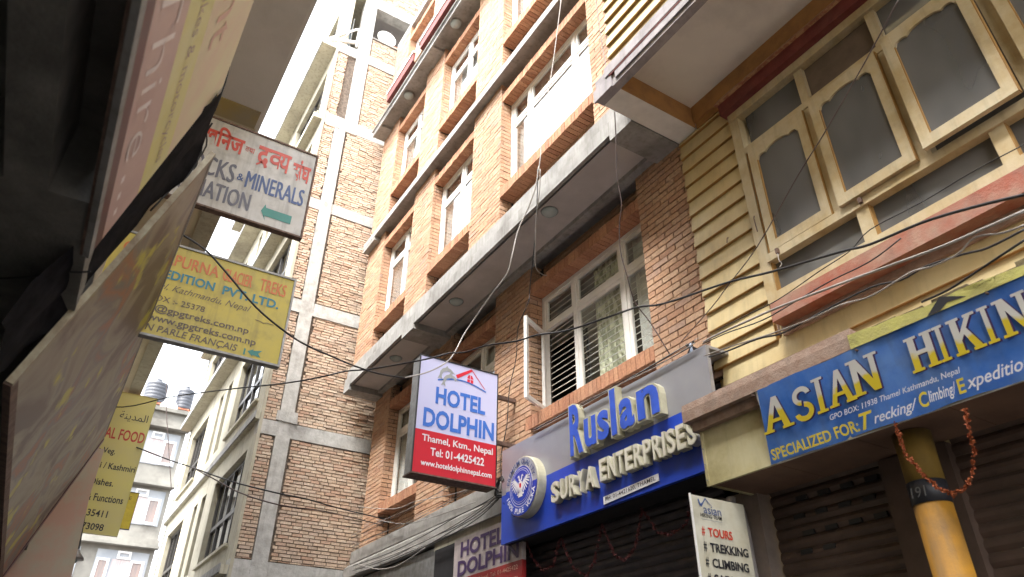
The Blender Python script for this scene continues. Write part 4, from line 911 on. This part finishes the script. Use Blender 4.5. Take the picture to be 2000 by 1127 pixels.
for k in range(3): Q.poly([(3.2+.12*k, .13), (3.245+.12*k, .13), (3.245+.12*k, .155), (3.2+.12*k, .155)], INKMW, b1, 'dot', .022)
Q.text('mountain bikes & motorcycles', 1.9, 3.5, .45, .54, INKMAU, b1, d=.022, bold=-.01, shear=.3)
Q.text('Rent', 2.2, 3.0, .72, .95, INKPINK, b1, d=.022, bold=0, shear=.3)
b2, Q2, W2, H2 = board('painted_signboard', (-.36, 6, 2.9), 'long leaning signboard with faded brown painted pictures, in front of the yellow trek sign', 3.573, 9.25, (-.368, 2.90), (.126, 4.47))
Q2.poly([(0, 0), (W2, 0), (W2, H2), (0, H2)], MURAL, b2, 'painted_panel', 0, .02)
Q2.poly([(-.012, -.02), (.02, -.02), (.02, H2+.01), (-.012, H2+.01)], mat('cream_board_edge', (.40, .36, .25), .5, (.20, .14, .08), 9), b2, 'edge_strip', -.006, .032)
Q2.poly([(W2-.05, -.05), (W2+.06, -.05), (W2+.06, H2), (W2-.05, H2)], mat('maroon_edge', (.10, .02, .025), .4), b2, 'edge_strip', -.04, .07)
Q2.poly([(0, -.03), (W2, -.03), (W2, 0.02), (0, .02)], RUST, b2, 'bottom_frame', -.01, .035); Q2.poly([(0, H2-.02), (W2, H2-.02), (W2, H2+.012), (0, H2+.012)], SLAB, b2, 'top_frame', -.01, .032)
Q2.poly([(0, 0), (W2, 0), (W2, H2), (0, H2)], RUST, b2, 'back_sheet', -.008, .007)
pk = thing('hanging_banner', (0, 9.8, 2.8), 'faded pink and cream banner hanging between the painted board and the food sign', 'banner')
MB().prism([(-.4, 2.0), (.27, 2.0), (.28, 3.05), (.255, 3.35), (.205, 3.94), (.20, 4.52), (-.4, 4.52)], 'y', 9.8, 9.83).build('cloth', mat('pink_cloth', (.55, .36, .28), .8, (.48, .44, .34), 1.6, thr=(.42, .58)), pk)

# ------------------------------------------------------------------ projecting signs on the left
def persign(name, label, y, x0, x1, z0, z1, m, edge=RUST, fr=.02):
    t = thing(name, (x0, y, z0), label, 'sign')
    B(x0, x1, y, y+.05, z0, z1).build('panel', m, t)
    MB().box(x0, x1+fr, y-.012, y+.062, z1, z1+fr).box(x0, x1+fr, y-.012, y+.062, z0-fr, z0).box(x1, x1+fr, y-.012, y+.062, z0, z1).build('frame', edge, t)
    MB().bar((-.4, y+.03, z1-.1), (x0, y+.03, z1-.1), .03).bar((-.4, y+.03, z0+.1), (x0, y+.03, z0+.1), .03).build('bracket', RUST, t)
    return t, Plane((0, y-.001, 0), (1, 0, 0), (0, 0, 1))
ms, T = persign('minerals_sign', 'grimy white sign with red Nepali script above ROCKS & MINERALS and a green arrow', 6.0, -.25, 1.215, 5.80, 6.865, SWHITE)
T.text('खिनज', .09, .49, 6.53, 6.80, INKRED, ms, bold=.03); T.text('तथा', .505, .60, 6.60, 6.665, INKRED, ms, bold=.005)
T.text('द', .63, .76, 6.47, 6.745, INKRED, ms, bold=.03); T.line([(.69, 6.54), (.645, 6.49)], .018, INKRED, ms, 'lettering'); T.text('व', .745, .86, 6.52, 6.745, INKRED, ms, bold=.02, cut=.72, d=.0035); T.text('य', .855, .97, 6.50, 6.745, INKRED, ms, bold=.02, d=.004); T.text('संघ', 1.0, 1.19, 6.46, 6.75, INKRED, ms, bold=.03)
T.text('ROCKS', -.04, .47, 6.155, 6.385, INKDG, ms, fat=.009); T.text('&', .50, .565, 6.22, 6.305, INKBLUE, ms, bold=.01); T.text('MINERALS', .585, 1.165, 6.16, 6.37, INKBLUE, ms, fat=.008)
T.text('ASSOCIATION', -.22, .67, 5.89, 6.095, INKDG, ms, fat=.009)
T.poly([(.795, 5.955), (.825, 6.045), (.835, 6.005), (1.095, 6.005), (1.095, 5.905), (.835, 5.905), (.85, 5.85)], INKGRN, ms, 'arrow_mark')
gs, T = persign('trek_sign', 'faded yellow sign reading GLACIER TREKS & EXPEDITION PVT LTD with web address', 5.9, -.3, 1.225, 4.34, 5.22, SYEL, METAL)
T.text('GANGAPURNA', -.22, .56, 5.02, 5.135, INKORG, gs, fat=.005); T.text('GLACIER', .60, .855, 5.015, 5.14, INKORG, gs, fat=.005); T.text('TREKS', .93, 1.165, 5.015, 5.145, INKORG, gs, fat=.005)
T.text('& EXPEDITION', -.14, .56, 4.88, 4.97, INKTEAL, gs, bold=.03); T.text('PVT. LTD.', .63, 1.13, 4.875, 4.965, INKTEAL, gs, bold=.03)
T.text('Thamel, Kathmandu, Nepal', -.05, .90, 4.755, 4.835, INKBRN, gs, bold=-.003, shear=.4)
T.text('G.P.O. BOX :- 25378', -.15, .53, 4.655, 4.71, INKBRN, gs, bold=.005); T.text('info@gpgtreks.com.np', .0, .925, 4.54, 4.625, INKBRN, gs, bold=.015)
T.text('www.gpgtreks.com.np', .12, 1.005, 4.445, 4.53, INKBRN, gs, bold=.015); T.text('ON PARLE FRANÇAIS', .06, .862, 4.358, 4.435, INKBRN, gs, bold=.01, shear=.15)
T.poly([(.92, 4.36), (.935, 4.36), (.935, 4.42), (.92, 4.42)], INKGRN, gs, 'arrow_mark'); T.poly([(.95, 4.40), (1.0, 4.43), (1.0, 4.415), (1.075, 4.435), (1.045, 4.40), (1.07, 4.365), (1.0, 4.375), (1.0, 4.36)], INKGRN, gs, 'arrow_mark')
T.line([(.96, 4.715), (1.0, 4.712), (1.03, 4.70), (1.06, 4.712), (1.12, 4.708)], .006, INKBRN, gs, 'scratch')
fs_, T = persign('food_sign', 'tall pale yellow restaurant sign reading FOOD and Kashmiri Dishes in black lettering', 12.6, -.3, .79, 4.09, 6.33, SYEL2, SYEL2, .004)
T.text('\uFE94\uFEE8\uFEF3\uFEAA\uFEE4\uFEDF\uFE8D', .32, .74, 5.86, 6.02, INKBLK, fs_, bold=.0); T.text('HALAL FOOD', -.05, .77, 5.54, 5.72, INKRED, fs_, bold=.02)
for b, x0, x1, z0, z1 in (('Veg. & Non Veg.', -.28, .42, 5.27, 5.39), ('Nepali / Thai / Kashmiri', -.28, .77, 5.03, 5.16), ('Indian Dishes.', -.1, .53, 4.80, 4.90), ('Parties & Functions', -.1, .73, 4.56, 4.67)): T.text(b, x0, x1, z0, z1, INKBLK, fs_, bold=.015)
T.text('9841635411', -.02, .575, 4.33, 4.435, INKBLK, fs_, bold=.015); T.text('9803273098', -.02, .575, 4.135, 4.235, INKBLK, fs_, bold=.015)
ys_, T = persign('small_yellow_sign', 'small bright yellow sign half hidden behind the food sign', 14.0, .2, 1.02, 4.50, 5.11, SYEL3, INKBLK, .008)
T.text('GUEST HOUSE', .3, .93, 4.98, 5.04, INKBLK, ys_, bold=0)
rd = thing('red_sign', (.0, 12.3, 3.0), 'small red panel at the lower left under the food sign', 'sign')
B(-.3, .27, 12.3, 12.34, 2.9, 3.85).build('panel', INKRH, rd)
lp = thing('street_lamp', (.27, 12, 3.6), 'dark hooded street lamp hanging under the food sign', 'lamp')
MB().lathe((.30, 12, 3.60), 'z', [(.13, 0), (.125, .03), (.05, .11), (.03, .16)], 16).build('lamp_hood', METAL, lp, smooth=True); MB().bar((.30, 12, 3.74), (.24, 12, 4.2), .07).build('stem', BLK, lp)
MB().tube([(.24, 12, 4.2), (-.1, 12, 4.35), (-.4, 12, 4.3)], .02, 6).build('arm', BLK, lp); MB().lathe((.30, 12, 3.545), 'z', [(.02, 0), (.05, .02), (.055, .06)], 12).build('bulb', LAMPG, lp, smooth=True)
MB().tube([(.25, 12.02, 3.5), (.22, 12.02, 3.4), (.28, 12.02, 3.33), (.20, 12.02, 3.28), (.26, 12.02, 3.2)], .02, 6).build('cable_coil', BLK, lp)

# ------------------------------------------------------------------ cables
def cable(pts, r, m, label, group=None, name='cable'):
    o = MB().tube(pts, r, 6).build(name, m, smooth=True); return tag(o, label, 'cable', group)
cable([(3.72, 4.777, 10.085), (3.7, 4.918, 9.294), (3.68, 5.03, 8.706), (3.66, 5.17, 8.131), (3.6, 5.179, 7.465), (3.6, 5.229, 7.22)], .006, GRYC, 'thin pale cable hanging down past the large upper hotel window')
cable([(3.60, 5.22, 7.30), (3.6, 5.298, 7.034), (3.6, 5.454, 6.833), (3.55, 5.599, 6.567), (3.5, 5.65, 6.215), (3.5, 5.757, 6.029), (3.45, 6.009, 5.869), (3.4, 6.326, 5.667), (3.3, 6.372, 5.456), (3.1, 6.262, 5.062), (2.8, 6.115, 4.772), (2.5, 6.058, 4.598)], .0075, GRYC, 'thick pale cable curving down from the hotel slab in front of the lightbox sign')
cable([(2.5, 6.058, 4.598), (2.2, 5.981, 4.536), (1.9, 5.869, 4.499), (1.6, 5.539, 4.369), (1.35, 5.482, 4.384), (1.1, 5.192, 4.301), (.8, 5.025, 4.36), (.518, 5, 4.576), (.336, 5, 4.713), (.13, 5, 4.79)], .008, BLK, 'black cable sagging across the yellow trek sign to the left wall')
cable([(3.6, .951, 3.879), (3.65, 1.219, 3.995), (3.7, 1.507, 4.098), (3.75, 1.848, 4.172), (3.8, 2.078, 4.269), (3.8, 2.591, 4.404), (3.8, 3.004, 4.531), (3.75, 3.617, 4.641), (3.7, 3.903, 4.728), (3.6, 4.096, 4.714), (3.5, 4.642, 4.783), (3.3, 4.858, 4.774), (3.2, 5.06, 4.77), (3.1, 5.476, 4.875), (3.0, 5.74, 4.886), (2.9, 5.913, 4.92), (2.7, 6.044, 4.851), (2.4, 6.7, 4.933), (2.2, 7.019, 4.979), (2.0, 7.1, 4.90), (1.765, 7.8, 5.028), (1.384, 9.2, 5.383), (.834, 11, 5.792), (.317, 12.3, 5.975), (-.4, 13.5, 6.3)], .009, BLK, 'long black cable crossing the whole street from the right to the food sign')
cable([(3.4, 1.049, 5.392), (3.5, 1.399, 5.233), (3.6, 1.839, 5.026), (3.7, 2.15, 4.943), (3.9, 2.74, 4.756), (4.1, 3.248, 4.726), (4.2, 3.525, 4.699), (4.35, 4.067, 4.647)], .0045, BRWC, 'thin brown cable slanting across the carved windows of the yellow building')
cable([(3.7, 3.945, 7.184), (3.75, 4.019, 6.844), (3.8, 4.113, 6.412), (3.85, 4.135, 6.115), (3.9, 4.251, 5.921), (3.95, 4.325, 5.67), (4, 4.319, 5.38), (4.1, 4.353, 5.138), (4.2, 4.279, 4.906), (4.3, 4.177, 4.554)], .006, BRWC, 'cable hanging from the hotel slab in front of the barred window to the grey sign')
cable([(3.8, 4.195, 9.421), (3.8, 4.166, 8.751), (3.8, 4.136, 8.262), (3.7, 3.985, 7.6)], .005, BRWC, 'thin dark cable on the brick beside the upper yellow siding')
cable([(3.7, 5.34, 7.392), (3.75, 5.432, 7.158), (3.85, 5.652, 6.955), (3.95, 5.83, 6.718), (4.1, 6.059, 6.523), (4.3, 6.217, 6.567), (4.38, 6.218, 6.573)], .006, GRYC, 'short pale cable hooking back to the lintel above the barred window')
cable([(3.7, 5.395, 7.433), (3.9, 5.74, 6.876), (4.2, 6.341, 6.406), (4.2, 6.379, 6.197), (4.3, 6.776, 6.044), (4.35, 6.902, 5.668), (4.35, 7.058, 5.299), (4.35, 7.11, 4.836), (4.3, 7.162, 4.386), (4.2, 6.902, 3.79)], .006, BLK, 'thin black cable running down the brick between open sash and lightbox sign')
RG = [([(3.85, 1.06, 3.956), (3.9, 1.511, 4.019), (3.92, 1.878, 4.083), (3.95, 2.276, 4.157), (4, 2.748, 4.248), (4.05, 3.077, 4.305), (4.1, 3.436, 4.361), (4.12, 3.603, 4.375)], .009, GRYC, 'straight pale cable just below the red sill beam'),
([(3.9, 1.102, 3.909), (3.9, 1.22, 3.925), (3.9, 1.353, 3.976), (3.92, 1.476, 3.941), (3.95, 1.644, 3.962), (3.97, 1.781, 4.001), (4, 2.067, 3.993), (4.02, 2.299, 4.047), (4.05, 2.564, 4.072), (4.1, 2.958, 4.144), (4.15, 3.344, 4.232), (4.15, 3.641, 4.271)], .006, GRYC, 'wavy pale cable on the yellow band below the red beam'),
([(3.95, 1.124, 3.916), (3.95, 1.329, 3.911), (3.95, 1.463, 3.944), (3.97, 1.685, 3.992), (4, 1.858, 4.001), (4.02, 2.068, 4.063), (4.05, 2.48, 4.081), (4.08, 2.812, 4.089), (4.1, 3.055, 4.153), (4.1, 3.362, 4.18), (4.12, 3.568, 4.222)], .007, BLK, 'wavy black cable on the yellow band twisted with the pale one'),
([(3.8, 1.101, 3.774), (3.85, 1.377, 3.754), (3.9, 1.582, 3.75), (3.92, 1.751, 3.761)], .007, BLK, 'short black cable crossing the torn yellow banner'),
([(4.1, .987, 4.502), (4.12, 1.299, 4.53), (4.15, 1.646, 4.54), (4.15, 2.014, 4.553), (4.15, 2.196, 4.48), (4.15, 2.458, 4.455), (4.18, 2.861, 4.431), (4.2, 3.18, 4.456), (4.2, 3.511, 4.469)], .004, BLK, 'thin black wire crossing the lower panes and the red beam'),
([(4.1, 1.819, 4.339), (4.1, 2.055, 4.294), (4.1, 2.374, 4.304), (4.12, 2.653, 4.305), (4.15, 3.012, 4.313), (4.2, 3.411, 4.398), (4.2, 3.687, 4.416)], .005, BLK, 'short black wire hugging the underside of the red beam')]
for p, r, m, l in RG: cable(p, r, m, l, 'cables below the carved windows')
cable([(.387, 13, 5.666), (1.133, 12, 5.184), (1.41, 11.3, 4.92), (1.8, 10.1, 4.466), (2.3, 9.6, 4.27), (2.8, 9.846, 4.318), (3.4, 10.297, 4.387), (4.45, 10.95, 4.5)], .010, BLK, 'lower thin cable from the food sign to the rough brick wall')
cable([(1.41, 11.3, 4.92), (1.6, 10.3, 4.52), (1.9, 9.8, 4.25), (2.4, 9.6, 4.12), (3.2, 10.12, 4.261), (4.45, 11.1, 4.44)], .009, BRWC, 'forked lower branch of the cable reaching the rough brick wall')
cable([(1.109, 21, 11.372), (1.579, 21, 9.383), (1.832, 21, 8.528), (2.294, 21, 7.039)], .010, BRWC, 'thin cable hanging slantwise before the grey far block')
base = [[(4.28, 11.78, 3.907), (4.27, 10.293, 3.852), (4.26, 9.071, 3.876), (4.25, 8.172, 3.924), (4.24, 7.502, 3.932), (4.22, 7.053, 3.975), (4.2, 6.99, 4.106)], [(4.28, 11.693, 3.851), (4.27, 10.281, 3.807), (4.26, 9.058, 3.799), (4.25, 8.163, 3.833), (4.24, 7.5, 3.895), (4.22, 7.052, 3.954), (4.2, 6.99, 4.07)], [(4.28, 11.8, 3.831), (4.27, 10.272, 3.769), (4.26, 9.058, 3.81), (4.25, 8.162, 3.8), (4.24, 7.498, 3.864), (4.22, 7.051, 3.936)], [(4.28, 11.642, 3.765), (4.27, 10.261, 3.724), (4.26, 9.046, 3.724), (4.25, 8.161, 3.78), (4.24, 7.496, 3.828), (4.22, 7.051, 3.914)], [(4.28, 11.7, 3.739), (4.27, 10.252, 3.687), (4.26, 9.046, 3.70), (4.25, 8.152, 3.73), (4.24, 7.494, 3.797), (4.22, 7.05, 3.896)]]
for i, p in enumerate(base): cable(p, .006+.003*(i % 2), (BLK, GRYC, BLK, METAL, BLK)[i], 'one of the bunched cables along the ledge below the hotel', 'bunched cables along the hotel base')
cable([(4.2, 11.336, 3.852), (4.2, 10.455, 3.64), (4.2, 9.714, 3.587), (4.2, 8.915, 3.674)], .008, GRYC, 'loose pale cable sagging below the bunch at the hotel base')
cable([(4.3, 11.93, 4.9), (4.3, 10.327, 4.511), (4.3, 9.559, 4.45), (4.3, 8.578, 4.3), (4.3, 7.612, 4.2)], .005, GRYC, 'thin pale cable crossing the brick under the leftmost lower window')
cable([(4.3, 11.026, 4.494), (4.3, 9.887, 4.197), (4.3, 8.873, 4.093), (4.3, 7.739, 4.027)], .006, GRYC, 'thin cable sagging over the recessed brick panel of the hotel')
for i in range(5):
    y_ = [12.0, 11.0, 9.8, 8.6, 7.6, 7.0]; zz = 4.18+.06*i
    cable([(4.30-.012*i, y, zz+.02*math.sin(y*1.7+i*2)-.05*math.sin((y-7)/5*math.pi)*(i % 3)) for y in y_], .0035+.001*(i % 2), (BLK, GRYC, BRWC)[i % 3], 'one of the fine wires strung over the brick base of the hotel', 'fine wires over the hotel brick base')
for p, l in (([(.062, 4.4, 6.862), (.042, 4.5, 6.526), (.102, 4.6, 6.224), (.109, 4.7, 5.96), (.091, 4.8, 5.691), (.115, 4.9, 5.506), (-.1, 5.0, 5.0)], 'long dark cable hanging at the left under the pale overhang'), ([(.079, 4.6, 6.272), (.072, 4.6, 5.934), (.084, 4.7, 5.714), (.079, 4.8, 5.572), (.101, 4.9, 5.444), (.0, 5, 5)], 'dark cable beside the longest one at the white sign corner'), ([(.048, 4.6, 5.95), (.068, 4.7, 5.82), (-.002, 4.8, 5.754), (.102, 4.9, 5.391), (.02, 5, 4.9)], 'dark cable looping behind the edge of the white sign'), ([(.112, 4.7, 5.674), (.079, 4.8, 5.572), (.039, 4.9, 5.414), (.028, 4.9, 5.223), (-.1, 5, 4.9)], 'short dark cable at the lower left corner of the white sign')):
    cable(p, .007, BLK, l, 'dark cables beside the white sign')
random.seed(3)
for k in range(2):
    pts = [(4.22, 7.0, 3.95)]
    for i in range(10): a = i*1.1; pts.append((4.22+.02*math.sin(a*2), 7.02+.09*math.cos(a)*(1+k*.3), 4.02+.10*math.sin(a)*(1+k*.2)))
    cable(pts, .012, BLK, ('tight' if k else 'loose')+' coil of black cable beside the round badge of the grey sign')
for i in range(4):
    pts = [(4.16, 6.2-.5*j+random.uniform(-.06, .06), 4.44+.02*math.sin(j+i)+random.uniform(-.01, .012)) for j in range(6)]
    cable(pts, .004, (BLK, GRYC)[i % 2], 'one of the tangled wires lying along the top of the grey sign', 'tangled wires on top of the grey sign')
ins = thing('cable_insulator', (4.4, 4.0, 4.55), 'small blue and white cable clamp with dark ties on the brick above the grey sign', 'insulator')
MB().lathe((4.40, 4.0, 4.50), 'z', [(.012, 0), (.02, .03), (.012, .06), (.018, .09), (.008, .12)], 10).build('clamp', mat('pale_blue_plastic', (.35, .42, .55), .4), ins, smooth=True); MB().bar((4.5, 4.0, 4.57), (4.36, 4.02, 4.60), .02).bar((4.38, 4.06, 4.49), (4.40, 3.96, 4.62), .012).build('tie', BLK, ins)

# garlands
def garland(pts, r, m, label, group=None, n=70, cat='garland'):
    P = [Vector(p) for p in pts]; L = [0]
    for a, b in zip(P, P[1:]): L.append(L[-1]+(b-a).length)
    mb = MB()
    for k in range(n):
        t = L[-1]*k/(n-1); i = max(j for j in range(len(L)-1) if L[j] <= t+1e-9); q = P[i].lerp(P[i+1], (t-L[i])/(L[i+1]-L[i]+1e-9))
        rr = r*random.uniform(.75, 1.2); q = q+Vector([random.uniform(-.4, .4)*r for _ in range(3)])
        if random.random() < .08: continue
        for c in range(9):
            d = Vector([random.gauss(0, 1) for _ in range(3)]).normalized(); e = d.orthogonal().normalized(); e = e*math.cos(c)+d.cross(e)*math.sin(c); g = d.cross(e)
            w_ = rr*random.uniform(.35, .6); t_ = q+d*rr*random.uniform(.9, 1.5)
            mb.add([q, q+d*rr*.6+e*w_, t_+g*w_*.5, q+d*rr*.6-e*w_], [(0, 1, 2, 3)])
    tag(mb.build('garland', m, smooth=False), label, cat, group)
garland([(3.98, 2.147, 3.15), (3.98, 2.139, 2.969), (3.98, 2.082, 2.836), (3.98, 2.013, 2.733), (3.98, 1.955, 2.69), (3.98, 1.884, 2.705), (3.98, 1.821, 2.767), (3.98, 1.778, 2.879), (3.98, 1.752, 3.1)], .013, MARI, 'dried marigold garland looped below the blue banner', n=95)
for pts, l in (([(4.3, 6.6, 3.34), (4.3, 6.485, 3.153), (4.3, 6.299, 2.998), (4.3, 6.116, 3.018), (4.3, 5.98, 3.25)], 'dark red garland loop farthest left under the grey sign'), ([(4.3, 5.95, 3.25), (4.3, 5.891, 3.126), (4.3, 5.776, 2.942), (4.3, 5.581, 2.844), (4.3, 5.456, 2.937), (4.3, 5.30, 3.25)], 'deepest dark red garland loop under the grey sign'), ([(4.3, 5.30, 3.25), (4.3, 5.157, 2.96), (4.3, 5.02, 2.889), (4.3, 4.872, 2.971), (4.3, 4.74, 3.25)], 'dark red garland loop below the phone plate'), ([(4.3, 4.74, 3.28), (4.3, 4.566, 3.041), (4.3, 4.418, 2.992), (4.3, 4.231, 3.036), (4.3, 4.1, 3.28)], 'dark red garland loop next to the tour board')):
    garland(pts, .014, DRED, l, 'dark red garlands under the grey sign', n=60)
